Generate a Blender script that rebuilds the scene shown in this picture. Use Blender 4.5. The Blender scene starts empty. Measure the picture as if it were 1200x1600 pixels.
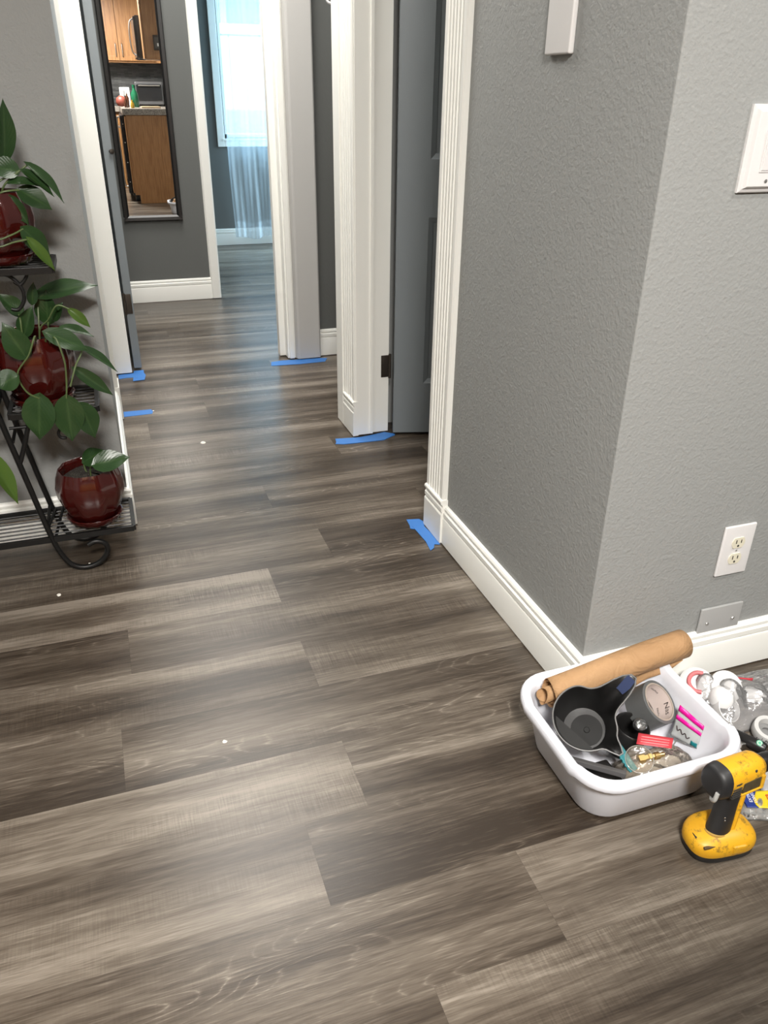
import bpy, bmesh, math, random
from mathutils import Vector, Matrix
random.seed(7)
D = bpy.data
SC = bpy.context.scene
COL = SC.collection

# ---------------------------------------------------------------- camera
cam = D.cameras.new('camera'); cam_o = D.objects.new('camera', cam); COL.objects.link(cam_o)
cam.sensor_fit = 'VERTICAL'; cam.sensor_height = 32.0
cam.lens = 1224.563 / 1600.0 * 32.0
cam.clip_start = 0.02; cam.clip_end = 200
def cam_matrix(yaw, pitch, roll):
    cy, sy, cp, sp = math.cos(yaw), math.sin(yaw), math.cos(pitch), math.sin(pitch)
    f = Vector((sy*cp, cy*cp, -sp)); r = Vector((cy, -sy, 0)); d = f.cross(r)
    cr, sr = math.cos(roll), math.sin(roll)
    r2 = cr*r + sr*d; u2 = -(-sr*r + cr*d)
    return Matrix(((r2.x, u2.x, -f.x, 0), (r2.y, u2.y, -f.y, 0), (r2.z, u2.z, -f.z, 1.18), (0, 0, 0, 1)))
cam_o.matrix_world = cam_matrix(math.radians(19.3914), math.radians(27.8978), math.radians(-0.7097))
SC.camera = cam_o

# ---------------------------------------------------------------- world, lights, exposure
SC.view_settings.view_transform = 'Standard'; SC.view_settings.look = 'None'
SC.view_settings.gamma = 1.0; SC.view_settings.use_curve_mapping = False
SC.view_settings.exposure = 0.10
SC.cycles.use_denoising = True
SC.cycles.max_bounces = 10; SC.cycles.diffuse_bounces = 5; SC.cycles.glossy_bounces = 5
SC.cycles.transparent_max_bounces = 12; SC.cycles.transmission_bounces = 6
SC.cycles.caustics_reflective = False; SC.cycles.caustics_refractive = False
SC.cycles.sample_clamp_indirect = 6.0
W = D.worlds.new('world'); SC.world = W; W.use_nodes = True
bg = W.node_tree.nodes['Background']; bg.inputs[0].default_value = (0.42, 0.76, 1.0, 1); bg.inputs[1].default_value = 5.5

def area_light(name, loc, size, power, color, rot=(0, 0, 0), size_y=None, spread=180):
    l = D.lights.new(name, 'AREA'); o = D.objects.new(name, l); COL.objects.link(o)
    l.shape = 'DISK' if size_y is None else 'RECTANGLE'; l.size = size
    if size_y: l.size_y = size_y
    l.energy = power; l.color = color; o.location = loc; o.rotation_euler = rot; l.spread = math.radians(spread)
    return o
WARM = (1.0, 0.968, 0.915)
area_light('ceiling_lamp_near_corner', (2.0, 0.2, 2.41), 0.16, 26, WARM)
area_light('ceiling_lamp_living_side', (-1.5, 0.1, 2.41), 0.14, 16, WARM)
area_light('ceiling_lamp_kitchen', (-0.1, -0.9, 2.41), 0.6, 174, WARM)
area_light('hall_fill', (0.2, 2.95, 2.41), 1.4, 62, WARM)  # added fill brightening the casings and jambs; no real lamp hangs here
area_light('lobby_fill', (0.45, 4.5, 2.41), 1.0, 36, WARM)  # added fill for the mirror wall and lobby, not an actual fixture
# daylight arriving through the bedroom window, plus a side fill
area_light('window_daylight', (1.8, 8.1, 2.95), 1.5, 170, (0.42, 0.74, 1.0), (math.radians(-52), 0, 0), 0.8)
area_light('bedroom_side_fill', (4.05, 6.3, 1.5), 1.0, 260, (0.55, 0.82, 1.0), (0, math.radians(90), 0), 1.2)  # added bluish fill to lift the bedroom walls; this side has no window
sun = D.lights.new('sun', 'SUN'); sun_o = D.objects.new('sun', sun); COL.objects.link(sun_o)
sun.energy = 3.0; sun.angle = 0.01; sun.color = (1, 0.97, 0.92); sun_o.rotation_euler = (math.radians(48), math.radians(18), 0)

# ---------------------------------------------------------------- mesh helpers
class MB:
    def __init__(self): self.b = bmesh.new()
    def box(self, x0, x1, y0, y1, z0, z1, bevel=0.0, seg=2, mat=None):
        t = bmesh.new()
        bmesh.ops.create_cube(t, size=1)
        bmesh.ops.scale(t, vec=(abs(x1-x0), abs(y1-y0), abs(z1-z0)), verts=t.verts)
        if bevel: bmesh.ops.bevel(t, geom=list(t.edges), offset=bevel, segments=seg, affect='EDGES', profile=0.6)
        bmesh.ops.translate(t, vec=((x0+x1)/2, (y0+y1)/2, (z0+z1)/2), verts=t.verts)
        if mat is not None: bmesh.ops.transform(t, matrix=mat, verts=t.verts)
        return self.take(t)
    def take(self, t):
        m = D.meshes.new('tmp'); t.to_mesh(m); t.free(); self.b.from_mesh(m); D.meshes.remove(m); return self
    def rings(self, rings, cap0=True, cap1=True, closed=False):
        """loft through rings of equal length (each a closed loop of points)"""
        V = [[self.b.verts.new(p) for p in r] for r in rings]
        n = len(V[0]); m = len(V)
        for i in range(m if closed else m-1):
            a, c = V[i], V[(i+1) % m]
            for j in range(n):
                k = (j+1) % n
                try: self.b.faces.new((a[j], a[k], c[k], c[j]))
                except ValueError: pass
        if not closed:
            if cap0:
                try: self.b.faces.new(list(reversed(V[0])))
                except ValueError: pass
            if cap1:
                try: self.b.faces.new(V[-1])
                except ValueError: pass
        return self
    def lathe(self, prof, n=32, mat=None, rfun=None, cap0=True, cap1=True):
        rr = []
        for r, z in prof:
            ring = []
            for i in range(n):
                a = 2*math.pi*i/n
                k = r*(rfun(a, z) if rfun else 1)
                p = Vector((k*math.cos(a), k*math.sin(a), z))
                ring.append(mat @ p if mat is not None else p)
            rr.append(ring)
        return self.rings(rr, cap0, cap1)
    def tube(self, pts, r, n=8, closed=False, rads=None, flat=1.0):
        P = [Vector(p) for p in pts]; rr = []
        up = None
        for i, p in enumerate(P):
            if closed: t = P[(i+1) % len(P)] - P[i-1]
            else: t = P[min(i+1, len(P)-1)] - P[max(i-1, 0)]
            t.normalize()
            if up is None: up = Vector((0, 0, 1)) if abs(t.z) < 0.9 else Vector((1, 0, 0))
            s = t.cross(up); s.normalize(); up = s.cross(t); up.normalize()
            q = rads[i] if rads else r
            rr.append([p + q*(math.cos(2*math.pi*k/n)*s + flat*math.sin(2*math.pi*k/n)*up) for k in range(n)])
        return self.rings(rr, closed=closed)
    def prism(self, poly, fn, h0, h1):
        """extrude a 2-D outline: fn(u, v, h) gives the point"""
        return self.rings([[fn(u, v, h) for u, v in poly] for h in (h0, h1)])
    def grid(self, fn, nu, nv):
        V = [[self.b.verts.new(fn(i/nu, j/nv)) for j in range(nv+1)] for i in range(nu+1)]
        for i in range(nu):
            for j in range(nv):
                self.b.faces.new((V[i][j], V[i+1][j], V[i+1][j+1], V[i][j+1]))
        return self
    def xf(self, mat):
        bmesh.ops.transform(self.b, matrix=mat, verts=self.b.verts); return self
    def build(self, name, mat, parent=None, smooth=None, fix=True):
        if fix: bmesh.ops.recalc_face_normals(self.b, faces=self.b.faces)
        m = D.meshes.new(name); self.b.to_mesh(m); self.b.free()
        o = D.objects.new(name, m); COL.objects.link(o)
        if mat is not None: m.materials.append(mat)
        if smooth is not None:
            for p in m.polygons: p.use_smooth = True
            if smooth < 180:
                m.set_sharp_from_angle(angle=math.radians(smooth))
        if parent is not None: o.parent = parent
        return o

def spline(pts, n=6):
    P = [Vector(p) for p in pts]; out = []
    for i in range(len(P)-1):
        p0, p1, p2, p3 = P[max(i-1, 0)], P[i], P[i+1], P[min(i+2, len(P)-1)]
        for k in range(n):
            t = k/n
            out.append(0.5*((2*p1) + (p2-p0)*t + (2*p0-5*p1+4*p2-p3)*t*t + (3*p1-p0-3*p2+p3)*t**3))
    out.append(P[-1]); return out

def tag(o, label=None, cat=None, group=None, kind=None):
    if label: o['label'] = label
    if cat: o['category'] = cat
    if group: o['group'] = group
    if kind: o['kind'] = kind
    return o
def thing(name, label, cat, group=None, loc=(0, 0, 0)):
    o = D.objects.new(name, None); COL.objects.link(o); o.empty_display_size = 0.02
    o.location = (0, 0, 0)
    return tag(o, label, cat, group)
def struct(o): o['kind'] = 'structure'; return o
def frame(origin, zdir, xhint=(1, 0, 0)):
    z = Vector(zdir).normalized(); x = Vector(xhint); x = (x - z*x.dot(z)).normalized(); y = z.cross(x)
    return Matrix(((x.x, y.x, z.x, origin[0]), (x.y, y.y, z.y, origin[1]), (x.z, y.z, z.z, origin[2]), (0, 0, 0, 1)))
def text_mesh(name, s, size, mat, matrix, parent=None, depth=0.0002, bend=None):
    c = D.curves.new('txt', 'FONT'); c.body = s; c.size = size; c.extrude = depth; c.align_x = 'CENTER'; c.align_y = 'CENTER'
    o = D.objects.new('txt', c); COL.objects.link(o)
    dg = bpy.context.evaluated_depsgraph_get(); m = D.meshes.new_from_object(o.evaluated_get(dg))
    D.objects.remove(o); D.curves.remove(c)
    for v in m.vertices: v.co = (matrix @ v.co) if bend is None else bend(v.co)
    m.name = name; m.materials.clear(); m.materials.append(mat)
    r = D.objects.new(name, m); COL.objects.link(r)
    if parent is not None: r.parent = parent
    return r

# ---------------------------------------------------------------- materials
def mat(name, color, rough=0.5, metal=0.0, spec=0.5, **kw):
    m = D.materials.new(name); m.use_nodes = True; b = m.node_tree.nodes['Principled BSDF']
    b.inputs['Base Color'].default_value = (*color, 1); b.inputs['Roughness'].default_value = rough
    b.inputs['Metallic'].default_value = metal; b.inputs['Specular IOR Level'].default_value = spec
    for k, v in kw.items(): b.inputs[k.replace('_', ' ')].default_value = v
    return m
class N:
    def __init__(self, m): self.t = m.node_tree; self.b = self.t.nodes['Principled BSDF']
    def n(self, kind, **kw):
        x = self.t.nodes.new(kind)
        for k, v in kw.items(): setattr(x, k, v)
        return x
    def l(self, a, b): self.t.links.new(a, b)
    def val(self, sock, v):
        if hasattr(v, 'links') or hasattr(v, 'is_linked'): self.l(v, sock)
        else: sock.default_value = v
    def math(self, op, a, b=0.0, c=None, clamp=False):
        x = self.n('ShaderNodeMath', operation=op); x.use_clamp = clamp
        self.val(x.inputs[0], a); self.val(x.inputs[1], b)
        if c is not None: self.val(x.inputs[2], c)
        return x.outputs[0]
    def noise(self, vec, scale=1.0, detail=2.0, rough=0.5, dist=0.0):
        x = self.n('ShaderNodeTexNoise'); self.l(vec, x.inputs['Vector'])
        x.inputs['Scale'].default_value = scale; x.inputs['Detail'].default_value = detail
        x.inputs['Roughness'].default_value = rough; x.inputs['Distortion'].default_value = dist
        return x.outputs['Fac']
    def ramp(self, fac, stops):
        x = self.n('ShaderNodeValToRGB'); e = x.color_ramp.elements
        while len(e) < len(stops): e.new(0.5)
        for i, (p, c) in enumerate(stops): e[i].position = p; e[i].color = (*c, 1)
        self.l(fac, x.inputs[0]); return x.outputs[0]
    def mix(self, fac, a, b):
        x = self.n('ShaderNodeMix', data_type='RGBA'); self.val(x.inputs['Factor'], fac)
        for s, v in ((x.inputs['A'], a), (x.inputs['B'], b)):
            if isinstance(v, tuple): s.default_value = (*v, 1)
            else: self.l(v, s)
        return x.outputs['Result']
    def bump(self, h, strength=0.3, dist=0.001):
        x = self.n('ShaderNodeBump'); x.inputs['Strength'].default_value = strength; x.inputs['Distance'].default_value = dist
        self.l(h, x.inputs['Height']); self.l(x.outputs[0], self.b.inputs['Normal'])
    def obj(self): return self.n('ShaderNodeTexCoord').outputs['Object']

def paint(name, color, rough=0.6, strength=0.6, dist=0.003, s1=170, s2=75):
    m = mat(name, color, rough, spec=0.35); n = N(m); co = n.obj()
    a = n.noise(co, s1, 2.0); b = n.noise(co, s2, 2.0)
    n.bump(n.math('ADD', n.math('MULTIPLY', a, 0.6), n.math('SMOOTH_MAX', b, 0.5, 0.1)), strength, dist)
    return m
M = {}
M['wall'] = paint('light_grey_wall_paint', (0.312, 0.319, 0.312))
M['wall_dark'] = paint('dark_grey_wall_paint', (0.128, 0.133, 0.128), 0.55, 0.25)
M['white'] = mat('white_trim_paint', (0.87, 0.868, 0.825), 0.35)
M['ceiling'] = mat('ceiling_paint', (0.78, 0.77, 0.74), 0.8)
M['door'] = mat('blue_grey_door_paint', (0.19, 0.213, 0.228), 0.42)
n = N(M['door']); co = n.obj(); mp = n.n('ShaderNodeMapping'); mp.inputs['Scale'].default_value = (60, 60, 4); n.l(co, mp.inputs[0]); n.bump(n.noise(mp.outputs[0], 6, 3), 0.25, 0.0006)
M['bronze'] = mat('dark_bronze_metal', (0.075, 0.062, 0.052), 0.38, 0.7)
M['black_wood'] = mat('black_frame_lacquer', (0.012, 0.011, 0.011), 0.3)
M['iron'] = mat('black_iron', (0.006, 0.006, 0.006), 0.42, 0.0, 0.4)
M['plastic_white'] = mat('white_plastic', (0.74, 0.725, 0.72), 0.38)
M['ivory'] = mat('ivory_plastic', (0.74, 0.70, 0.56), 0.35)
M['slot'] = mat('dark_slot', (0.03, 0.028, 0.025), 0.6)
M['steel'] = mat('brushed_steel', (0.62, 0.61, 0.59), 0.28, 1.0)
M['screw'] = mat('screw_metal', (0.6, 0.59, 0.57), 0.3, 0.8)
M['mirror'] = mat('mirror_glass', (0.88, 0.90, 0.90), 0.0, 1.0)
M['tape'] = mat('blue_masking_tape', (0.04, 0.175, 0.50), 0.55)

def floor_mat():
    m = mat('grey_brown_plank_floor', (0.2, 0.17, 0.14), 0.4, spec=0.4); n = N(m)
    uv = n.n('ShaderNodeUVMap', uv_map='UVMap').outputs[0]
    tone = n.n('ShaderNodeAttribute', attribute_name='tone').outputs['Fac']
    seed = n.n('ShaderNodeAttribute', attribute_name='seed').outputs['Fac']
    sep = n.n('ShaderNodeSeparateXYZ'); n.l(uv, sep.inputs[0])
    U, V = sep.outputs[0], sep.outputs[1]
    def vec(su, sv, ou=0.0):
        c = n.n('ShaderNodeCombineXYZ')
        n.l(n.math('MULTIPLY', U, su), c.inputs[0]); n.l(n.math('MULTIPLY', V, sv), c.inputs[1])
        n.l(n.math('MULTIPLY_ADD', seed, 37.0, ou), c.inputs[2]); return c.outputs[0]
    broad = n.noise(vec(0.7, 11), 1, 1.5, 0.5)
    cloud = n.noise(vec(5, 22, 3), 1, 3, 0.6)
    streak = n.noise(vec(5, 95, 5), 1, 3, 0.6)
    fibre = n.noise(vec(22, 420, 7), 1, 2, 0.6)
    sawn = n.noise(vec(330, 16, 9), 1, 2, 0.55)
    sawn_mask = n.math('SMOOTHSTEP', n.noise(vec(2.2, 9, 13), 1, 2), 0.40, 0.66) if False else n.math('MULTIPLY_ADD', n.noise(vec(2.2, 9, 13), 1, 2), 4.0, -1.75, clamp=True)
    # cathedral figure: contour lines of a long stretched noise
    figure = n.noise(vec(2.0, 11, 17), 1, 1.2, 0.45, 0.25)
    line = n.math('ABSOLUTE', n.math('SINE', n.math('MULTIPLY', n.math('MULTIPLY_ADD', streak, 0.035, figure), 74.0)))
    line = n.math('POWER', n.math('SUBTRACT', 1.0, line), 4.0)
    fig_mask = n.math('MULTIPLY_ADD', n.noise(vec(1.6, 8, 23), 1, 1.5), 5.0, -2.3, clamp=True)
    line = n.math('MULTIPLY', n.math('MULTIPLY', line, fig_mask), n.math('MULTIPLY_ADD', fibre, 1.8, -0.2, clamp=True))
    dash = n.math('MULTIPLY', n.math('MULTIPLY_ADD', n.noise(vec(16, 300, 29), 1, 2, 0.6), 9.0, -5.1, clamp=True), n.math('MULTIPLY_ADD', n.noise(vec(1.8, 10, 31), 1, 2), 4.0, -1.5, clamp=True))
    light_side = n.math('MULTIPLY_ADD', tone, 2.5, -0.75, clamp=True)          # 0 on dark planks, 1 on pale ones
    v = n.math('MULTIPLY_ADD', n.math('SUBTRACT', broad, 0.5), 1.75, tone)
    v = n.math('MULTIPLY_ADD', n.math('SUBTRACT', cloud, 0.5), 0.35, v)
    v = n.math('MULTIPLY_ADD', n.math('SUBTRACT', streak, 0.5), 0.85, v)
    v = n.math('MULTIPLY_ADD', n.math('SUBTRACT', fibre, 0.5), 0.60, v)
    s = n.math('MULTIPLY', n.math('MULTIPLY', n.math('SUBTRACT', sawn, 0.48), sawn_mask), n.math('MULTIPLY_ADD', light_side, 0.9, 0.12))
    v = n.math('ADD', v, s)
    v = n.math('MULTIPLY_ADD', line, n.math('MULTIPLY_ADD', light_side, -0.85, 0.62), v)
    v = n.math('MULTIPLY_ADD', dash, n.math('MULTIPLY_ADD', light_side, -0.55, 0.30), v)
    col = n.ramp(v, [(0.0, (0.030, 0.0215, 0.0150)), (0.3, (0.062, 0.0475, 0.0350)), (0.6, (0.117, 0.095, 0.0735)), (1.0, (0.232, 0.199, 0.162))])
    n.l(col, n.b.inputs['Base Color'])
    n.l(n.math('MULTIPLY_ADD', fibre, 0.12, 0.25), n.b.inputs['Roughness'])
    n.bump(n.math('ADD', n.math('MULTIPLY', fibre, 0.6), n.math('MULTIPLY', streak, 0.5)), 0.25, 0.0008)
    return m
M['floor'] = floor_mat()
# ================================================================ SETTING
def plank_floor():
    PITCH, Y0 = 0.1776, 0.6393
    # row number -> joints as (x, tone of the plank that starts there); rows are counted from the camera
    known = {-1: [(-0.91, .62), (.314, .56)], 0: [(-0.68, .30), (.542, .60)], 1: [(-1.02, .54), (.203, .26), (1.42, .5)],
             2: [(-0.89, .62), (.326, .30)], 3: [(-1.32, .30), (-.104, .36), (1.11, .4)], 4: [(-0.89, .42), (.325, .62)],
             5: [(-1.29, .27), (-.073, .58), (1.14, .3)], 6: [(-0.90, .80), (.317, .27)], 7: [(-0.71, .56), (.51, .28)],
             8: [(-1.0, .38), (.9, .35)], 9: [(-0.81, .36), (.407, .42)], 10: [(-0.16, .36), (1.054, .55)], 11: [(-0.48, .58), (.74, .34)],
             12: [(-0.3, .44), (.9, .4)], 13: [(-1.14, .66), (.078, .34)], 14: [(-.89, .44), (.328, .36)], 15: [(-.2, .58)], 16: [(-.88, .34), (.334, .6)],
             17: [(-.5, .36)], 18: [(-.1, .5)]}
    rnd = random.Random(3)
    b = MB(); bm = b.b
    uvl = bm.loops.layers.uv.new('UVMap'); tl = bm.faces.layers.float.new('tone'); sl = bm.faces.layers.float.new('seed')
    X0, X1 = -3.0, 4.2
    for r in range(-19, 40):
        ya = Y0 + PITCH*r; yb = ya + PITCH
        k = known.get(r)
        if k is None:
            x = X0 - rnd.random()*1.2; js = []
            while x < X1: js.append((x, rnd.choice((.3, .36, .45, .55, .62)))); x += 1.22
        else:
            js = list(k)
            while js[0][0] > X0: js.insert(0, (js[0][0]-1.22, rnd.choice((.3, .4, .55))))
            while js[-1][0] + 1.22 < X1: js.append((js[-1][0]+1.22, rnd.choice((.3, .4, .55))))
        for i, (x, t) in enumerate(js):
            xa = max(x, X0); xb = min(js[i+1][0] if i+1 < len(js) else X1, X1)
            if xb <= xa: continue
            g = 0.00012
            f = bm.faces.new([bm.verts.new(p) for p in ((xa+g, ya+g, 0), (xb-g, ya+g, 0), (xb-g, yb-g, 0), (xa+g, yb-g, 0))])
            f[tl] = t*.82 + .05; f[sl] = rnd.random()
            for lp, (uu, vv) in zip(f.loops, ((xa, 0), (xb, 0), (xb, PITCH), (xa, PITCH))): lp[uvl].uv = (uu - x, vv)
    o = b.build('floor', M['floor'], fix=False); struct(o)
    # the slab beneath, seen as the dark hair line between boards
    s = MB().box(X0, X1, -2.8, 7.8, -0.12, -0.0006).build('floor_slab', mat('slab', (0.03, 0.025, 0.02), 0.8)); struct(s); s.parent = o
plank_floor()

CH = 2.44
def wall(name, x0, x1, y0, y1, z0=0, z1=CH, m='wall', bevel=0.0): return struct(MB().box(x0, x1, y0, y1, z0, z1, bevel).build(name, M[m]))
# right-hand corner: one face towards the hall (-X), one towards the viewer (-Y)
def corner_wall():
    b = MB()
    b.box(0.851, 4.2, 1.122, 1.242, 0, CH, 0.004, 3)
    b.build('wall_corner', M['wall'], smooth=40)
struct(MB().box(0.851, 0.971, 1.1225, 1.985, 0, CH, 0.003, 3).build('wall_right', M['wall'], smooth=40))
struct(MB().box(0.8535, 4.2, 1.122, 1.242, 0, CH, 0.003, 3).build('wall_corner', M['wall'], smooth=40))
wall('wall_hall_end', 0.851, 0.971, 2.752, 2.932)
wall('wall_closet_back', 2.0, 2.1, 1.242, 2.95)
wall('wall_closet_side', 0.971, 2.1, 2.84, 2.93, m='wall')
wall('wall_closet_head', 0.851, 0.971, 1.985, 2.752, 2.05, CH)
# left-hand wall with the plants, and its return along the hall
wall('wall_left', -3.0, -0.029, 2.271, 2.391)
wall('wall_left_return', -0.149, -0.029, 2.392, 3.30)
wall('wall_left_far', -3.0, -0.03, 3.83, 3.95)
wall('wall_left_side', -3.0, -2.9, -2.6, 2.271)
wall('wall_left_gap', -3.0, -2.9, 2.391, 3.83)
# doorway across the hall and the wall right of it
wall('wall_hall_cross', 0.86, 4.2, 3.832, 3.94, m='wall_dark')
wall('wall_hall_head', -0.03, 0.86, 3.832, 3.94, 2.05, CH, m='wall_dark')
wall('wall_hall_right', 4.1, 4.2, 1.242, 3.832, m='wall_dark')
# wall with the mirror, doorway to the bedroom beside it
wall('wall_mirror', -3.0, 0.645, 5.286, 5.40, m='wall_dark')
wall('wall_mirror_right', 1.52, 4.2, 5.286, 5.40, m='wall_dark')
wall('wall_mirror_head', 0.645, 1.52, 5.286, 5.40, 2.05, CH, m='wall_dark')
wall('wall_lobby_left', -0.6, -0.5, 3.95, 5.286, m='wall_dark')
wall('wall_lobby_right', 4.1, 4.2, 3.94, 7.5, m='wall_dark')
# bedroom end wall with a window
WX0, WX1, WZ0, WZ1 = 1.125, 2.45, 0.862, 2.12
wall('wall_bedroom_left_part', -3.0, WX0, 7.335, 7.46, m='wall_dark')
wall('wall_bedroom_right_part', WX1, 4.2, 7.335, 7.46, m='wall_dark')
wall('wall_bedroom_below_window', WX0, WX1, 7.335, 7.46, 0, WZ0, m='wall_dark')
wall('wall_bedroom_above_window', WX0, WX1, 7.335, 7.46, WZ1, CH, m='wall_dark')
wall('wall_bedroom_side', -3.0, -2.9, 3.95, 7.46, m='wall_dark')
# behind the viewer: kitchen
wall('wall_kitchen', -3.0, 4.2, -2.75, -2.62)
wall('wall_kitchen_side', 0.978, 1.098, -2.62, -0.03)
wall('wall_near_side', 4.1, 4.2, -2.62, 1.122)
struct(MB().box(-3.0, 4.2, -2.75, 7.46, CH, CH+0.1).build('ceiling', M['ceiling']))

# ---- baseboards
BB = [(0, 0), (.0145, 0), (.0145, .078), (.0125, .083), (.0105, .0835), (.0105, .085), (.0135, .089), (.0135, .1005), (.0105, .1035), (.0085, .104), (.0085, .1055), (.0105, .108), (.0105, .114), (.0075, .1195), (.003, .122), (0, .122)]
def baseboard(name, p0, p1, nrm, z0=0.004, k=1.0):
    p0 = Vector((*p0, 0)); p1 = Vector((*p1, 0)); nn = Vector((*nrm, 0))
    b = MB(); b.rings([[p + nn*d + Vector((0, 0, z0+z*k)) for d, z in BB] for p in (p0, p1)])
    return struct(b.build(name, M['white'], smooth=25))
def mitred(name, pts_fn, pts):  # baseboard along a path, profile offset given per corner
    b = MB(); b.rings([[pts_fn(i, d, z) for d, z in BB] for i in range(pts)]); return struct(b.build(name, M['white'], smooth=25))
mitred('baseboard_right', lambda i, d, z: Vector(((0.851-d, 1.862, z+.004), (0.851-d, 1.122-d, z+.004), (4.1, 1.122-d, z+.004))[i]), 3)
mitred('baseboard_left', lambda i, d, z: Vector(((-2.9, 2.271-d, z+.004), (-0.029+d, 2.271-d, z+.004), (-0.029+d, 3.19, z+.004))[i]), 3)
baseboard('baseboard_hall_cross', (0.985, 3.832), (4.1, 3.832), (0, -1), 0.004, 1.08)
baseboard('baseboard_mirror', (-0.5, 5.286), (0.647, 5.286), (0, -1), 0.002, 1.09)
baseboard('baseboard_bedroom', (-2.9, 7.335), (4.1, 7.335), (0, -1), 0.002, 1.12)
baseboard('baseboard_mirror_right', (1.6, 5.286), (4.1, 5.286), (0, -1))

# ---- fluted casings and plinth blocks
def fluted(width, depth, nf=5, edge=.016, groove=.005):
    """outline (u across, d out from the wall) of a fluted casing"""
    P = [(0, 0), (0, depth-.004), (.004, depth)]
    step = (width-2*edge)/nf
    for i in range(nf):
        c = edge + step*(i+.5); r = step*.36
        for k in range(7):
            a = math.pi*k/6; P.append((c - r*math.cos(a), depth - groove*math.sin(a)))
    P += [(width-.004, depth), (width, depth-.004), (width, 0)]
    return P
def casing_x(name, xface, y0, y1, z0, z1, depth=.016, nf=5):       # on a face looking towards -X
    b = MB(); b.prism(fluted(y1-y0, depth, nf), lambda u, d, h: Vector((xface-d, y0+u, h)), z0, z1); return b.build(name, M['white'], smooth=30)
PB = [(0, 0), (.021, 0), (.021, .093), (.0185, .098), (.0165, .0985), (.0165, .100), (.020, .104), (.020, .115), (.0165, .119), (.0165, .124), (.020, .127), (.022, .131), (.022, .136), (.019, .140), (0, .140)]
def plinth_x(xface, y0, y1, parent, sgn=1, k=1.0):
    b = MB(); b.rings([[Vector((xface-sgn*d, y, z*k+.004)) for d, z in PB] for y in (y0, y1)]); return b.build('plinth_block', M['white'], parent, smooth=25)
t1 = struct(casing_x('trim_1', 0.851, 1.862, 1.985, 0.14, 2.12)); plinth_x(0.851, 1.857, 1.987, t1)
t2 = struct(casing_x('trim_2', 0.851, 2.735, 2.868, 0.14, 2.12, nf=4)); plinth_x(0.851, 2.731, 2.868, t2)
# closed white end board of the hall wall
struct(MB().box(0.829, 0.975, 2.868, 2.945, 0.004, CH, .002).build('trim_3', M['white']))
casing_head = struct(MB().box(0.833, 0.851, 1.86, 2.87, 2.05, 2.16, .003).build('trim_4', M['white']))
# ---- closet door jambs (far one faces the viewer)
def jambs():
    j = MB()
    j.box(0.843, 0.9075, 2.7325, 2.752, 0.006, 2.06, .0015)     # hall half, proud of the rebate
    j.box(0.9075, 0.977, 2.7425, 2.752, 0.006, 2.06, .001)
    o = struct(j.build('trim_5', M['white']))
    MB().box(0.898, 0.9095, 2.727, 2.745, 0.008, 2.05, .0015).build('door_stop', M['white'], o)
    o2 = struct(MB().box(0.843, 0.977, 1.985, 2.004, 0.006, 2.06, .0015).build('trim_6', M['white']))
jambs()

# ---- grey six-panel door standing open into the closet
def panel_door(name, L, H, panels, T=.035):
    """door leaf in local coordinates: x along the leaf from the hinge, y through it, z up; panels sunk on both faces"""
    b = MB()
    xs = sorted({0, L} | {p[0] for p in panels} | {p[1] for p in panels}); zs = sorted({0, H} | {p[2] for p in panels} | {p[3] for p in panels})
    def is_panel(xa, xb, za, zb): return any(p[0] <= xa and xb <= p[1] and p[2] <= za and zb <= p[3] for p in panels)
    for y, s in ((0, 1), (T, -1)):
        for i in range(len(xs)-1):
            for k in range(len(zs)-1):
                if not is_panel(xs[i], xs[i+1], zs[k], zs[k+1]):
                    b.b.faces.new([b.b.verts.new(q) for q in ((xs[i], y, zs[k]), (xs[i+1], y, zs[k]), (xs[i+1], y, zs[k+1]), (xs[i], y, zs[k+1]))])
        for x0, x1, z0, z1 in panels:
            def rect(g, d): return [Vector(q) for q in ((x0+g, y+s*d, z0+g), (x1-g, y+s*d, z0+g), (x1-g, y+s*d, z1-g), (x0+g, y+s*d, z1-g))]
            b.rings([rect(0, 0), rect(.003, .002), rect(.017, .008), rect(.019, .011), rect(.032, .011), rect(.036, .006), rect(.050, .004)], cap0=False)
    for q in (((0, 0, 0), (L, 0, 0), (L, T, 0), (0, T, 0)), ((0, 0, H), (L, 0, H), (L, T, H), (0, T, H)), ((0, 0, 0), (0, T, 0), (0, T, H), (0, 0, H)), ((L, 0, 0), (L, T, 0), (L, T, H), (L, 0, H))):
        b.b.faces.new([b.b.verts.new(p) for p in q])
    bmesh.ops.remove_doubles(b.b, verts=b.b.verts, dist=.00005)
    return struct(b.build(name, M['door']))
L = .725; px = [(.112, .322), (.402, .613)]; pz = [(.20, .80), (.985, 1.60), (1.70, 1.90)]
d1 = panel_door('door_1', L, 2.02, [(a, b_, c, e) for a, b_ in px for c, e in pz])
d1.location = (0.985, 2.704, 0.012); d1.rotation_euler = (0, 0, math.radians(-15.2))
def hinge(parent, z, matrix, h=.085):
    b = MB()
    b.box(-.030, .0, -.0015, .0012, z-h/2, z+h/2, .0006)
    t = bmesh.new()
    b.lathe([(.0055, z-h/2-.004), (.0055, z+h/2+.004)], 12, Matrix.Translation((.004, -.003, 0)))
    for q in (-1, 0, 1):
        b.lathe([(.0032, 0), (.0032, .0012)], 10, Matrix.Translation((-.017+.006*(q % 2), -.0015, z+q*h*.32)) @ Matrix.Rotation(math.pi/2, 4, 'X'))
    b.xf(matrix); return b.build('hinge', M['bronze'], parent, smooth=40)
hm = d1.matrix_basis.inverted() @ Matrix.Translation((0.975, 2.7425, 0)) 
for z in (.272, 1.74): hinge(d1, z, d1.matrix_basis.inverted() @ Matrix.Translation((.9755, 2.7405, 0)))

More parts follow.
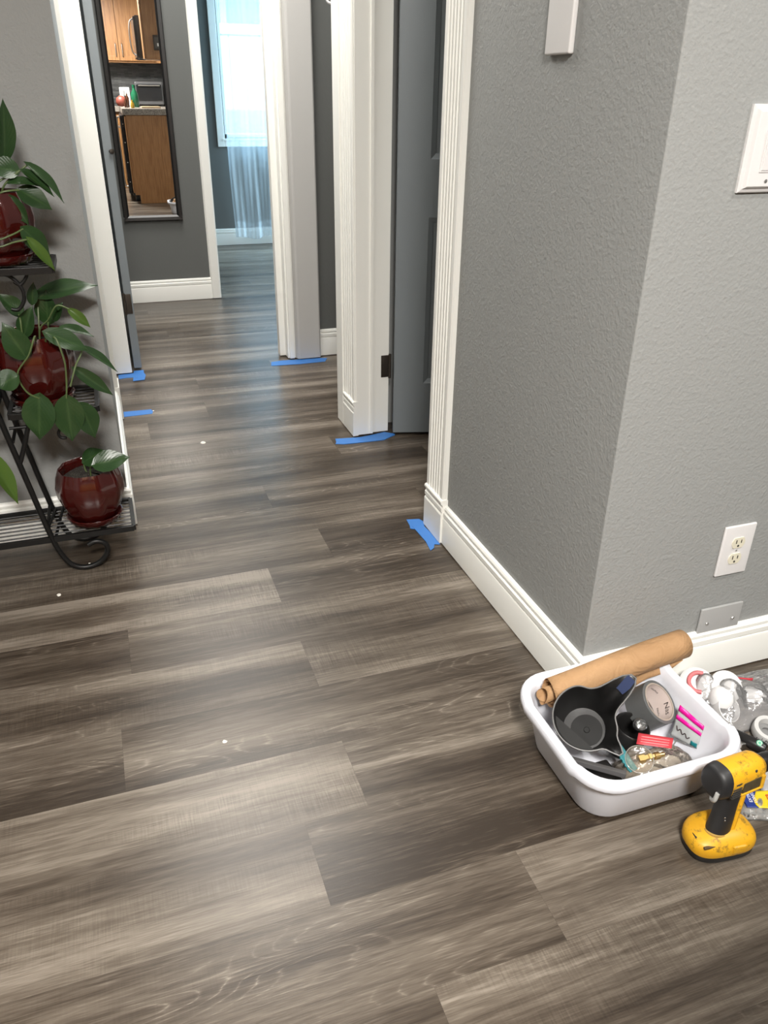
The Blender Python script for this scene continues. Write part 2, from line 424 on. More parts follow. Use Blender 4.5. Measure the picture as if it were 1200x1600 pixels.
# ---- doorway across the hall: left and right casings with jambs
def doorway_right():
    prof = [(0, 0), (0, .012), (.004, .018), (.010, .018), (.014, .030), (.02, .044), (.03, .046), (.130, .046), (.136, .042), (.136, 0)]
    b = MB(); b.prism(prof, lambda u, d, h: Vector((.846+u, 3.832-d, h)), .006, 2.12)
    o = struct(b.build('trim_7', mat('pale_grey_casing', (.47, .462, .45), .45)))  # casing coloured greyer than the white trim
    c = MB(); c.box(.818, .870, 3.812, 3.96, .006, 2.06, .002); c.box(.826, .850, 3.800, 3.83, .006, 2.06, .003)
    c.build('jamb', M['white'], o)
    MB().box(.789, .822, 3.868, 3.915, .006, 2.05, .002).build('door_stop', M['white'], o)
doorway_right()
def doorway_left():
    b = MB(); b.box(-.03, .058, 3.812, 3.95, .006, 2.06, .0015)
    o = struct(b.build('trim_8', M['white']))
    MB().prism([(0, 0), (0, .016), (.006, .022), (.018, .022), (.022, .016), (.10, .014), (.112, .010), (.112, 0)], lambda u, d, h: Vector((-.055+u, 3.812-d*.6, h)), .006, 2.12).build('casing', M['white'], o)
    # trim closing the end of the return wall
    MB().box(-.06, .062, 3.80, 3.95, 2.05, 2.12, .002).build('head', M['white'], o)
doorway_left()
t9 = struct(MB().box(-.149, -.013, 3.19, 3.315, .14, 2.12, .003).build('trim_9', M['white'])); 
MB().box(-.149, -.009, 3.188, 3.318, .004, .14, .003).build('plinth_block', M['white'], t9)
# dark grey door leaf seen edge-on behind the left jamb
d2 = panel_door('door_2', .66, 2.02, [(a, b_, c, e) for a, b_ in [(.11, .29), (.37, .55)] for c, e in pz])
d2.location = (.106, 3.852, .012); d2.rotation_euler = (0, 0, math.radians(91))
def hinge_edge(parent, z):
    b = MB(); b.box(.072, .100, 3.8485, 3.8515, z-.045, z+.045, .002); b.lathe([(.006, z-.05), (.006, z+.05)], 12, Matrix.Translation((.068, 3.847, 0)))
    b.xf(d2.matrix_basis.inverted()); b.build('hinge', M['bronze'], parent, smooth=40)
for z in (.318, 1.8): hinge_edge(d2, z)
MB().lathe([(.006, -.002), (.006, .012), (.010, .014), (.010, .022), (.004, .024)], 14, frame((.098, 3.851, .963), (.35, -.95, 0))).xf(d2.matrix_basis.inverted()).build('latch', M['bronze'], d2, smooth=50)
# bedroom doorway trim beside the mirror wall
t10 = struct(MB().prism([(0, 0), (0, .014), (.006, .02), (.05, .022), (.058, .018), (.058, 0)], lambda u, d, h: Vector((.647+u, 5.286-d, h)), .004, 2.12).build('trim_10', M['white']))
MB().box(.645, .668, 5.286, 5.42, .004, 2.06).build('jamb', M['white'], t10)
struct(MB().box(1.45, 1.52, 5.266, 5.42, .004, 2.12, .003).build('trim_11', M['white']))

# ---- bedroom window
def window():
    root = struct(MB().box(WX0-.068, WX0-.008, 7.318, 7.335, WZ0-.068, WZ1+.068, .004).build('window_1', M['white']))
    MB().box(WX1+.008, WX1+.068, 7.318, 7.335, WZ0-.068, WZ1+.068, .004).build('casing', M['white'], root)
    MB().box(WX0-.008, WX1+.008, 7.318, 7.335, WZ1+.008, WZ1+.068, .004).build('casing', M['white'], root)
    MB().box(WX0-.008, WX1+.008, 7.318, 7.335, WZ0-.068, WZ0-.008, .004).build('casing', M['white'], root)
    MB().box(WX0-.03, WX1+.03, 7.312, 7.335, WZ0-.022, WZ0-.006, .003).build('sill', M['white'], root)
    for x0, x1, z0, z1 in ((WX0-.01, WX0+.028, WZ0-.01, WZ1), (WX1-.028, WX1+.01, WZ0-.01, WZ1), (WX0, WX1, WZ1-.03, WZ1+.01), (WX0, WX1, WZ0-.01, WZ0+.03), ((WX0+WX1)/2-.02, (WX0+WX1)/2+.02, WZ0, WZ1)):
        MB().box(x0, x1, 7.36, 7.41, z0, z1, .004).build('sash', M['white'], root)
    g = mat('window_glass', (1, 1, 1), 0.0); nt = g.node_tree; nt.nodes.remove(nt.nodes['Principled BSDF'])
    out = nt.nodes['Material Output']; tr = nt.nodes.new('ShaderNodeBsdfTransparent'); gl = nt.nodes.new('ShaderNodeBsdfGlossy'); gl.inputs['Roughness'].default_value = 0.0
    mx = nt.nodes.new('ShaderNodeMixShader'); mx.inputs[0].default_value = .05; nt.links.new(tr.outputs[0], mx.inputs[1]); nt.links.new(gl.outputs[0], mx.inputs[2]); nt.links.new(mx.outputs[0], out.inputs[0])
    MB().box(WX0+.02, WX1-.02, 7.383, 7.387, WZ0, WZ1).build('glass', g, root)
window()
# ================================================================ THINGS
# ---- mirror on the dark wall
def mirror():
    r = thing('wall_mirror', 'tall narrow mirror in a black frame hung on the dark grey wall', 'mirror')
    x0, x1, z0, z1, yb, yf, w = .160, .508, .492, 1.78, 5.286, 5.262, .033
    def bar(ax, a, b_):
        prof = [(0, 0), (0, .018), (.005, .024), (.022, .022), (.033, .012), (.033, 0)]
        m = MB()
        if ax == 'v': m.prism(prof if a == x0 else [(w-u, d) for u, d in prof], lambda u, d, h: Vector((a+u, yb-d, h)), z0, z1)
        else: m.prism(prof if a == z0 else [(w-u, d) for u, d in prof], lambda u, d, h: Vector((h, yb-d, a+u)), x0, x1)
        return m
    m = bar('v', x0, 0); m.build('frame_side', M['black_wood'], r)
    bar('v', x1-w, 0).build('frame_side', M['black_wood'], r)
    bar('h', z0, 0).build('frame_rail', M['black_wood'], r); bar('h', z1-w, 0).build('frame_rail', M['black_wood'], r)
    MB().box(x0+.02, x1-.02, yb-.010, yb-.002, z0+.02, z1-.02).build('glass', M['mirror'], r)
    c = Vector(((x0+x1)/2, yb, 0)); r.matrix_world = Matrix.Translation(c + Vector((0, -.003, 0))) @ Matrix.Rotation(math.radians(-.8), 4, 'Z') @ Matrix.Translation(-c)
mirror()

# ---- wall plates
def rect_plate_y(name, x0, x1, z0, z1, y, t, m, bev, parent): return MB().box(x0, x1, y-t, y, z0, z1, bev, 3).build(name, m, parent, smooth=40)
def outlet():
    r = thing('wall_outlet', 'white duplex wall outlet with ivory sockets low on the right wall', 'outlet')
    x0, x1, z0, z1, y = 1.152, 1.233, .270, .392, 1.122
    rect_plate_y('cover_plate', x0, x1, z0, z1, y, .0065, M['plastic_white'], .003, r)
    cx, cz = (x0+x1)/2, (z0+z1)/2
    for s in (1, -1):
        c = MB(); zc = cz + s*.0195
        pts = [(.0165*math.cos(2*math.pi*i/40), max(-.0125, min(.0125, .0165*math.sin(2*math.pi*i/40)))) for i in range(40)]
        c.prism(pts, lambda u, v, h: Vector((cx+u, y-h, zc+v)), .005, .0085)
        so = c.build('socket', M['ivory'], r)
        sl = MB(); sl.box(cx-.0075, cx-.0052, y-.0089, y-.008, zc-.001, zc+.0075); sl.box(cx+.0052, cx+.0075, y-.0089, y-.008, zc-.0005, zc+.007)
        sl.prism([(.0026*math.cos(a*.524), -.0072+.0026*math.sin(a*.524)) for a in range(12)], lambda u, v, h: Vector((cx+u, y-h, zc+v)), .008, .0089)
        sl.build('slot', M['slot'], so)
    MB().lathe([(.0022, 0), (.0022, .0012), (.001, .0016)], 12, frame((cx, y-.006, cz), (0, -1, 0))).build('screw', M['screw'], r)
outlet()
def blank_plate():
    r = thing('blank_cover_plate', 'grey painted blank metal cover plate with two screws just above the baseboard', 'cover plate')
    rect_plate_y('plate', 1.140, 1.252, .114, .187, 1.1205, .006, mat('grey_painted_metal', (.40, .40, .395), .4), .002, r)
    for x in (1.161, 1.231):
        MB().lathe([(.0045, 0), (.0045, .001), (.003, .003), (.0, .0033)], 14, frame((x, 1.1145, .147), (0, -1, 0)), cap1=False).build('screw', M['screw'], r, smooth=60)
blank_plate()
def switch():
    r = thing('light_switch', 'white rocker light switch in a thick moulded plate on the right wall', 'light switch')
    x0, x1, z0, z1, y = 1.000, 1.125, 1.047, 1.177, 1.122
    b = MB()
    def rr(g, d): return [Vector(p) for p in ((x0+g, y-d, z0+g), (x1-g, y-d, z0+g), (x1-g, y-d, z1-g), (x0+g, y-d, z1-g))]
    b.rings([rr(0, 0), rr(0, .0045), rr(.0015, .006), rr(.006, .0075), rr(.009, .0125), rr(.0105, .0135)])
    b.build('cover_plate', M['plastic_white'], r, smooth=25)
    for xc in (1.046, 1.089):
        MB().box(xc-.0175, xc+.0175, y-.0150, y-.013, 1.112-.034, 1.112+.034, .0012).build('rocker_frame', M['plastic_white'], r)
        m = MB(); m.box(-.0155, .0155, -.0022, .002, -.031, .031, .0012); m.xf(Matrix.Translation((xc, y-.0155, 1.112)) @ Matrix.Rotation(math.radians(3), 4, 'X')); m.build('rocker', M['plastic_white'], r)
        for z in (1.065, 1.159): MB().lathe([(.003, 0), (.003, .0012), (.0015, .0016)], 12, frame((xc, y-.0133, z), (0, -1, 0))).build('screw', M['screw'], r)
switch()
def tall_plate():
    r = thing('wall_cover', 'narrow white plastic cover with one screw high on the hall side of the corner', 'wall cover')
    b = MB().box(.8455-.006, .851, 1.424, 1.512, 1.252, 1.53, .004, 3); b.build('cover', M['plastic_white'], r, smooth=40)
    MB().lathe([(.003, 0), (.003, .001), (.0012, .0014)], 12, frame((.8397, 1.470, 1.283), (-1, 0, 0))).build('screw', M['slot'], r)
tall_plate()
def hook():
    r = thing('wall_hook', 'small white round fixture on the end of the hall wall', 'wall fixture')
    MB().lathe([(.0, .0), (.022, .0), (.024, .004), (.022, .010), (.012, .014)], 24, frame((.851, 2.9455, 1.475), (0, 1, 0))).build('base', M['plastic_white'], r, smooth=50)
    MB().tube(spline([(.851, 2.956, 1.50), (.830, 2.970, 1.49), (.822, 2.972, 1.472), (.828, 2.97, 1.455), (.851, 2.956, 1.45)], 5), .004, 8).build('ring', M['plastic_white'], r, smooth=60)
hook()

# ---- blue masking tape on the floor
def tape(label, pts, z=.0006, wrinkle=.0008, extra=None):
    b = MB(); n = len(pts)
    top = [b.b.verts.new((x, y, z + .0004 + wrinkle*random.random())) for x, y in pts]
    bot = [b.b.verts.new((x, y, z-.0004)) for x, y in pts]
    b.b.faces.new(top); b.b.faces.new(list(reversed(bot)))
    for i in range(n): b.b.faces.new((bot[i], bot[(i+1) % n], top[(i+1) % n], top[i]))
    bmesh.ops.triangulate(b.b, faces=[f for f in b.b.faces if len(f.verts) > 4])
    o = b.build('masking_tape', M['tape']); return tag(o, label, 'tape', 'blue masking tape on the floor')
tape('strip of blue masking tape under the far left doorway casing', [(-.007, 3.800), (.067, 3.811), (.063, 3.741), (.03, 3.744), (-.007, 3.735)])
tape('square piece of blue masking tape below the edge of the dark grey door', [(.066, 3.84), (.112, 3.842), (.110, 3.80), (.116, 3.76), (.106, 3.69), (.054, 3.685), (.060, 3.76)], .0016)
tape('single straight strip of blue masking tape at the end of the left wall baseboard', [(-.008, 3.284), (.104, 3.280), (.110, 3.255), (.105, 3.228), (-.008, 3.222)])
tape('long strip of blue masking tape under the grey white doorway casing in the middle', [(.726, 3.791), (.789, 3.80), (.99, 3.784), (1.01, 3.772), (.986, 3.723), (.859, 3.717), (.713, 3.729)])
tape('loose blue masking tape under the closet door jamb with its end folded', [(.758, 2.735), (.847, 2.722), (.90, 2.728), (.96, 2.740), (.998, 2.715), (.993, 2.702), (.935, 2.666), (.85, 2.668), (.775, 2.672), (.744, 2.686), (.752, 2.70)], .0006, .003)
tape('torn blue masking tape running along the near plinth block', [(.792, 1.985), (.826, 1.980), (.834, 1.885), (.830, 1.852), (.815, 1.858), (.805, 1.838), (.790, 1.828), (.796, 1.88)], .0017, .001)
tape('short torn blue masking tape crossing the far end of the near plinth block tape', [(.790, 2.030), (.83, 2.022), (.842, 1.985), (.80, 1.960), (.781, 1.972), (.786, 1.99)], .0007, .001)

# ---- paint chips
chip = mat('white_chip', (.82, .80, .74), .6)
for k, (x, y, s, lab) in enumerate([(.264, 2.851, .010, 'large white paint chip on the hall floor planks'), (-.237, 1.921, .0065, 'small white paint chip on the floor in front of the plant stand'),
        (.096, 1.245, .005, 'small white paint chip on the floor in the middle of the room'), (-.158, 2.062, .0045, 'tiny white chip inside the curl of the plant stand foot'), (.112, 3.262, .004, 'tiny white chip on the floor by the single straight tape strip')]):
    b = MB(); n = 7; rr = random.Random(k)
    ring = [(x+s*(.7+.5*rr.random())*math.cos(2*math.pi*i/n), y+s*(.8+.6*rr.random())*math.sin(2*math.pi*i/n)) for i in range(n)]
    b.rings([[Vector((a, c, .0003)) for a, c in ring], [Vector((x+(a-x)*.7, y+(c-y)*.7, .0003+s*.35)) for a, c in ring]])
    tag(b.build('paint_chip', chip), lab, 'paint chip', 'paint chips on the floor')

# ---- sheer curtain
def curtain():
    m = mat('sheer_white_fabric', (.85, .92, .97), .9); nt = m.node_tree; p = nt.nodes['Principled BSDF']; out = nt.nodes['Material Output']
    tr = nt.nodes.new('ShaderNodeBsdfTransparent'); tl = nt.nodes.new('ShaderNodeBsdfTranslucent'); tl.inputs[0].default_value = (.85, .93, 1, 1)
    a = nt.nodes.new('ShaderNodeMixShader'); a.inputs[0].default_value = .55; nt.links.new(p.outputs[0], a.inputs[1]); nt.links.new(tl.outputs[0], a.inputs[2])
    c = nt.nodes.new('ShaderNodeMixShader'); c.inputs[0].default_value = .40; nt.links.new(tr.outputs[0], c.inputs[1]); nt.links.new(a.outputs[0], c.inputs[2]); nt.links.new(c.outputs[0], out.inputs[0])
    r = thing('sheer_curtain', 'sheer white curtain hanging over the bedroom window', 'curtain')
    def fn(u, v):
        x = 1.132 + 1.42*u; z = 2.26 - 2.19*v
        a = .018*math.sin(x*42 + .8*math.sin(v*4)) * (.5+.5*v) + .010*math.sin(x*95+v*3)
        return Vector((x + .012*math.sin(v*7)*(1-u), 7.235 + a, z + .012*math.sin(x*23)*v))
    o = MB().grid(fn, 150, 26).build('panel', m, r, smooth=180)
    hem = MB().grid(lambda u, v: fn(u, .94+.058*v) + Vector((0, -.002, 0)), 150, 3).build('hem', m, r, smooth=180)
    MB().tube([(1.0, 7.235, 2.27), (2.62, 7.235, 2.27)], .008, 10).build('rod', M['plastic_white'], r, smooth=60)
curtain()

# ---- outside the window: neighbour's house and white vinyl fence
def outside():
    siding = mat('pale_blue_siding', (.42, .52, .56), .8); fence_m = mat('white_vinyl', (.74, .74, .80), .5); trim = mat('exterior_white', (.85, .85, .82), .6); dk = mat('soffit_grey', (.30, .36, .36), .8)
    h = thing('neighbour_house', 'pale blue house wall with white fascia seen through the sheer curtain', 'house')
    MB().box(-4, 8, 11.0, 11.3, -.1, 3.2).build('wall', siding, h)
    MB().box(-4, 8, 10.3, 10.36, 2.38, 2.62, .01).build('fascia', trim, h)
    MB().box(-4, 8, 10.36, 11.0, 2.58, 2.64).build('soffit', dk, h)
    rf = MB(); rf.rings([[Vector((x, 10.2, 2.60)), Vector((x, 13.0, 3.6)), Vector((x, 13.0, 3.7)), Vector((x, 10.2, 2.68))] for x in (-4, 8)]); rf.build('roof', mat('roof_shingle', (.22, .25, .25), .9), h)
    MB().box(1.72, 1.80, 10.94, 11.0, 1.6, 2.5, .01).build('corner_board', trim, h)
    g = tag(MB().box(-12, 16, 7.5, 30, -.2, -.1).build('ground', mat('pale_gravel', (.5, .48, .44), .9)), kind='structure')
    f = thing('vinyl_fence', 'white vinyl board fence outside the bedroom window', 'fence')
    b = MB()
    for i in range(44): b.box(-2+.16*i, -2+.16*i+.154, 9.2, 9.225, -.09, 1.78, .004)
    b.build('board_panel', fence_m, f)
    for z in (.1, 1.72): MB().box(-2, 5.04, 9.18, 9.245, z, z+.09, .005).build('rail', fence_m, f)
outside()
# ---- wrought iron plant stand
def plant_stand():
    r = thing('plant_stand', 'black wrought iron tiered plant stand with wire shelves against the left wall', 'plant stand')
    YF, YR = 2.033, 2.2
    def shelf(x0, x1, z, y0, y1, nw=7):
        m = MB(); t = .0055
        m.box(x0, x1, y0-t, y0+t, z-.016, z, .001); m.box(x0, x1, y1-t, y1+t, z-.016, z, .001)
        m.box(x0-t, x0+t, y0, y1, z-.016, z, .001); m.box(x1-t, x1+t, y0, y1, z-.016, z, .001)
        o = m.build('shelf_frame', M['iron'], r)
        w = MB()
        for i in range(nw):
            y = y0 + (y1-y0)*(i+1)/(nw+1); w.tube([(x0, y, z-.003), (x1, y, z-.003)], .0022, 6)
        w.build('wire_rack', M['iron'], o)
    shelf(-.475, -.024, .118, YF, YR+.01)
    shelf(-.272, -.066, .478, YF-.01, YR, 6)
    shelf(-.52, -.31, .478, YF-.01, YR, 6)
    shelf(-.330, -.112, .828, YF-.03, YF+.13, 5)
    def leg(Y, mirror=False, name='leg'):
        pts = [(-.352, Y, .81), (-.325, Y, .64), (-.297, Y, .464), (-.269, Y, .297), (-.243, Y, .145), (-.227, Y, .075), (-.203, Y, .026), (-.168, Y, .0085), (-.128, Y, .018), (-.103, Y, .048), (-.106, Y, .074), (-.129, Y, .085), (-.150, Y, .077)]
        if mirror: pts = [(-.70-x, y, z) for x, y, z in pts]
        MB().tube(spline(pts, 5), .0075, 8).build(name, M['iron'], r, smooth=60)
    for Y in (YF, YR): leg(Y); leg(Y, True)
    def bar(name, pts, rad=.0045): MB().tube(spline(pts, 5) if len(pts) > 2 else pts, rad, 8).build(name, M['iron'], r, smooth=60)
    for x, z in ((-.2795, .40), (-.421, .40), (-.244, .135), (-.456, .135), (-.345, .79), (-.355, .79)): bar('cross_bar', [(x, YF, z), (x, YR, z)])
    for s in (1, -1):
        mx = (lambda p: p) if s == 1 else (lambda p: (-.70-p[0], p[1], p[2]))
        bar('brace', [mx(p) for p in ((-.229, YF, .462), (-.250, YF, .40), (-.276, YF, .336))], .006)
        bar('brace', [mx(p) for p in ((-.231, YR, .118), (-.244, YF+.003, .140))])
        bar('brace', [mx(p) for p in ((-.210, YR, .120), (-.232, YF+.003, .102))])
    bar('brace', [(-.281, YF, .437), (-.225, YF, .437)], .004)
    bar('scroll', [(-.30, 2.02, .812), (-.254, 2.02, .808), (-.219, 2.02, .812), (-.199, 2.02, .800), (-.185, 2.02, .775), (-.187, 2.02, .750), (-.202, 2.02, .731), (-.217, 2.02, .733)], .0045)
    bar('scroll', [(-.168, 2.02, .815), (-.172, 2.02, .803), (-.188, 2.02, .787), (-.200, 2.02, .795)], .004)
    bar('scroll', [(-.092, YF, .462), (-.105, YF, .435), (-.130, YF, .428), (-.150, YF, .428), (-.163, YF, .422), (-.170, YF, .410), (-.165, YF, .398), (-.152, YF, .396)], .004)
plant_stand()

# ---- potted pothos plants
glaze = mat('red_glaze', (.085, .006, .005), .12, 0, .6); glaze.node_tree.nodes['Principled BSDF'].inputs['Coat Weight'].default_value = .4
n = N(glaze); co = n.obj(); n.l(n.mix(n.noise(co, 18, 3, .6), (.034, .0035, .003), (.066, .006, .0045)), n.b.inputs['Base Color'])
soil_m = mat('dark_soil', (.05, .04, .03), .95); n = N(soil_m); co = n.obj(); n.l(n.ramp(n.noise(co, 260, 3, .7), [(.42, (.010, .008, .006)), (.62, (.045, .037, .028)), (.74, (.20, .18, .14))]), n.b.inputs['Base Color']); n.bump(n.noise(co, 180, 3), 1.0, .004)
leaf_m = mat('pothos_leaf', (.03, .085, .02), .32, 0, .5); n = N(leaf_m)
uv = n.n('ShaderNodeUVMap', uv_map='UVMap').outputs[0]; sp = n.n('ShaderNodeSeparateXYZ'); n.l(uv, sp.inputs[0])
rib = n.math('ABSOLUTE', n.math('SUBTRACT', sp.outputs[0], .5))
veins = n.math('POWER', n.math('ABSOLUTE', n.math('SINE', n.math('MULTIPLY', n.math('ADD', sp.outputs[1], n.math('MULTIPLY', rib, -.9)), 26.0))), 2.0)
ncol = n.noise(n.obj(), 14, 3, .6)
base = n.mix(ncol, (.011, .034, .010), (.028, .066, .018))
base = n.mix(n.math('MULTIPLY', n.math('SUBTRACT', 1.0, n.math('MULTIPLY', rib, 14.0), clamp=True), .55), base, (.05, .095, .03))
n.l(base, n.b.inputs['Base Color']); n.bump(veins, .12, .001)
leaf_y = mat('pale_green_leaf', (.060, .115, .018), .32)
stem_m = mat('pothos_stem', (.09, .13, .045), .45)
def leaf(b, base, tip, w, nrm, curl=.25, fold=.25, uvn='UVMap'):
    B, T = Vector(base), Vector(tip); a = T-B; L = a.length; a.normalize()
    nn = Vector(nrm); nn = (nn - a*nn.dot(a)).normalized(); s = a.cross(nn)
    uvl = b.b.loops.layers.uv.get(uvn) or b.b.loops.layers.uv.new(uvn)
    NU, NV = 12, 6; V = []
    for i in range(NU+1):
        t = i/NU
        wid = (w/2)*(1.32*(math.sin(math.pi*min(1, t*1.02))**.62)*(1-t)**.42 + .0) if t < .985 else 0
        wid = min(wid, w/2*1.04)
        row = []
        for j in range(NV+1):
            q = 2*j/NV-1
            back = -.07*L*abs(q)**1.5*(1-t)**3*1.4 if t < .3 else 0
            p = B + a*(t*L + back) + s*(q*wid) + nn*(abs(q)**1.3*wid*fold + curl*L*.5*(.25-(t-.5)**2)*1.0 + .018*w*math.sin(t*9+q*3))
            row.append((p, (.5+.5*q, t)))
        V.append(row)
    vs = [[b.b.verts.new(p) for p, _ in row] for row in V]
    for i in range(NU):
        for j in range(NV):
            try: f = b.b.faces.new((vs[i][j], vs[i+1][j], vs[i+1][j+1], vs[i][j+1]))
            except ValueError: continue
            for lp, (ii, jj) in zip(f.loops, ((i, j), (i+1, j), (i+1, j+1), (i, j+1))): lp[uvl].uv = V[ii][jj][1]
def pot(parent, c, R=.087, h=.150):
    k = lambda a, z: 1 + .022*math.cos(10*a)
    m = Matrix.Translation(c)
    b = MB(); q = R/.087; g = h/.150
    b.lathe([(.050*q, .010*g), (.060*q, .018*g), (.074*q, .045*g), (.084*q, .075*g), (.086*q, .098*g), (.081*q, .125*g), (.074*q, .144*g), (.0715*q, .150*g), (.068*q, .148*g), (.067*q, .138*g), (.072*q, .118*g), (.074*q, .098*g)], 60, m, k, cap1=False)
    b.build('pot', glaze, parent, smooth=60)
    s = MB(); kk = lambda a, z: 1 + .012*math.cos(20*a)
    s.lathe([(.052*q, .0), (.064*q, .002), (.070*q, .012*g), (.073*q, .020*g), (.0705*q, .0215*g), (.067*q, .015*g), (.055*q, .008*g)], 60, m, kk)
    s.build('saucer', glaze, parent, smooth=60)
    e = MB(); e.grid(lambda u, v: Vector(c) + Vector((.0725*q*u*math.cos(v*2*math.pi), .0725*q*u*math.sin(v*2*math.pi), .122*g + .004*math.sin(u*9+v*20) + .006*(1-u))), 8, 28)
    e.build('soil', soil_m, parent, smooth=180)
def stems(parent, ps, rad=.0022):
    b = MB()
    for p in ps: b.tube(spline(p, 5), rad, 6)
    b.build('stem', stem_m, parent, smooth=60)
rr = random.Random(5)
def foliage(parent, leaves, special=()):
    b = MB(); y = MB(); ny = 0
    for i, L_ in enumerate(leaves):
        nrm = L_[3] if len(L_) > 3 else (rr.uniform(-.25, .25), -.72, .62)
        t = y if i in special else b
        leaf(t, L_[0], L_[1], L_[2]*1.08, nrm, rr.uniform(.1, .4), rr.uniform(.10, .3) if L_[2] > .04 else .5); ny += i in special
    b.build('foliage', leaf_m, parent, smooth=180, fix=False)
    if ny: y.build('young_leaf', leaf_y, parent, smooth=180, fix=False)
    else: y.b.free()
GP = 'potted pothos plants'
# top tray
p = thing('potted_plant', 'trailing pothos in a red glazed pot on the top tray of the plant stand', 'potted plant', GP)
pot(p, (-.222, 2.075, .829), .088, .155)
P1 = [((-.176, 2.1, 1.05), (-.155, 2.1, 1.169), .043, (.55, -.8, .1)), ((-.149, 2.05, 1.025), (-.209, 2.05, 1.034), .050), ((-.128, 2.05, 1.038), (-.064, 2.05, .957), .032, (.5, -.45, .7)), ((-.139, 2.04, 1.026), (-.082, 2.04, .972), .032, (.4, -.5, .7)), ((-.152, 2.03, .988), (-.091, 2.03, .946), .045), ((-.169, 2.03, 1.002), (-.106, 2.03, .995), .030, (.1, -.4, .9)), ((-.157, 1.995, .912), (-.112, 2.02, .851), .042), ((-.149, 1.985, .891), (-.106, 1.995, .819), .023), ((-.172, 2.02, .976), (-.145, 2.02, .916), .027), ((-.193, 2.05, 1.017), (-.251, 2.05, .959), .044), ((-.25, 2.05, 1.02), (-.31, 2.0, .96), .05), ((-.24, 2.09, 1.03), (-.30, 2.1, 1.10), .05)]
foliage(p, P1, (7,))
stems(p, [[(-.21, 2.075, .955), (-.198, 2.09, 1.0), (-.176, 2.1, 1.05)], [(-.20, 2.06, .955), (-.18, 2.04, 1.0), (-.128, 2.05, 1.038)], [(-.22, 2.06, .955), (-.19, 2.02, .985), (-.152, 2.03, .989)], [(-.255, 2.04, .955), (-.258, 1.998, .993), (-.248, 1.968, .935), (-.216, 1.968, .897), (-.182, 1.980, .902), (-.157, 1.995, .912)], [(-.275, 2.04, .955), (-.278, 2.003, .993), (-.268, 1.966, .90), (-.219, 1.966, .880), (-.177, 1.975, .888), (-.149, 1.985, .891)], [(-.23, 2.06, .955), (-.20, 2.04, 1.0), (-.149, 2.05, 1.025)]])
# middle tray
p = thing('potted_plant', 'full leafy pothos in a red glazed pot on the middle tray of the plant stand', 'potted plant', GP)
pot(p, (-.192, 2.085, .480), .092, .180)
P2 = [((-.163, 2.14, .735), (-.02, 2.14, .752), .061, (-.1, -.45, .85)), ((-.151, 2.13, .671), (-.142, 2.13, .752), .050), ((-.095, 2.08, .709), (-.052, 2.08, .662), .023), ((-.205, 2.06, .66), (-.175, 2.06, .73), .038), ((-.205, 1.99, .627), (-.24, 1.99, .712), .053), ((-.151, 2.0, .677), (-.063, 2.0, .626), .046), ((-.121, 2.06, .669), (-.047, 2.06, .644), .033, (.1, -.3, .9)), ((-.08, 2.05, .62), (-.004, 2.05, .552), .030, (.5, -.4, .75)), ((-.103, 2.03, .574), (-.023, 2.03, .498), .031), ((-.191, 1.98, .529), (-.211, 1.98, .418), .072), ((-.132, 1.98, .519), (-.137, 1.98, .405), .065), ((-.103, 1.99, .495), (-.082, 1.99, .403), .053), ((-.23, 1.97, .587), (-.28, 1.97, .565), .051), ((-.206, 2.08, .705), (-.248, 2.08, .759), .039), ((-.177, 2.1, .726), (-.165, 2.1, .777), .023), ((-.135, 2.12, .678), (-.108, 2.12, .72), .032)]
foliage(p, P2, (2,))
stems(p, [[(-.177, 2.08, .60), (-.170, 2.08, .665), (-.147, 2.08, .688), (-.122, 2.08, .721), (-.095, 2.08, .711)], [(-.19, 2.07, .60), (-.175, 1.985, .675), (-.196, 1.975, .634), (-.229, 1.98, .59), (-.218, 1.98, .545), (-.193, 1.98, .525)], [(-.17, 2.07, .60), (-.135, 1.99, .668), (-.121, 1.975, .615), (-.124, 1.98, .568), (-.128, 1.98, .54), (-.132, 1.98, .519)], [(-.16, 2.08, .60), (-.09, 2.03, .645), (-.080, 2.03, .62), (-.099, 1.99, .594), (-.118, 1.98, .548)], [(-.21, 2.08, .60), (-.208, 2.05, .66), (-.206, 2.05, .70), (-.21, 2.08, .706)], [(-.18, 2.09, .60), (-.17, 2.12, .69), (-.165, 2.14, .735)], [(-.17, 2.08, .6), (-.155, 2.1, .65), (-.151, 2.13, .671)], [(-.17, 2.06, .6), (-.155, 2.01, .66), (-.150, 2.0, .677)]])
# bottom tray
p = thing('potted_plant', 'small two leaf pothos with bare soil in a red glazed pot on the bottom tray', 'potted plant', GP)
pot(p, (-.122, 2.105, .120), .0895, .160)
foliage(p, [((-.098, 2.05, .305), (-.006, 2.05, .316), .055, (.1, -.7, .7)), ((-.128, 2.13, .283), (-.070, 2.13, .312), .05, (-.3, -.6, .7))])
stems(p, [[(-.115, 2.10, .24), (-.112, 2.09, .28), (-.098, 2.05, .305)], [(-.118, 2.11, .24), (-.128, 2.125, .265), (-.128, 2.13, .283)]])
# left of the middle tray
p = thing('potted_plant', 'pothos in a red glazed pot at the left edge behind the leaf', 'potted plant', GP)
pot(p, (-.392, 2.085, .480), .092, .180)
foliage(p, [((-.331, 2.0, .384), (-.295, 2.0, .242), .039, (.4, -.7, .5)), ((-.331, 2.0, .421), (-.377, 2.0, .341), .044), ((-.39, 2.06, .70), (-.33, 2.02, .74), .05), ((-.42, 2.06, .70), (-.48, 2.02, .68), .05), ((-.36, 2.03, .69), (-.31, 2.0, .655), .04)], (0,))
stems(p, [[(-.37, 2.05, .60), (-.345, 1.985, .64), (-.335, 1.97, .55), (-.331, 1.985, .45), (-.331, 2.0, .384)], [(-.38, 2.05, .6), (-.385, 2.05, .66), (-.39, 2.06, .70)]])
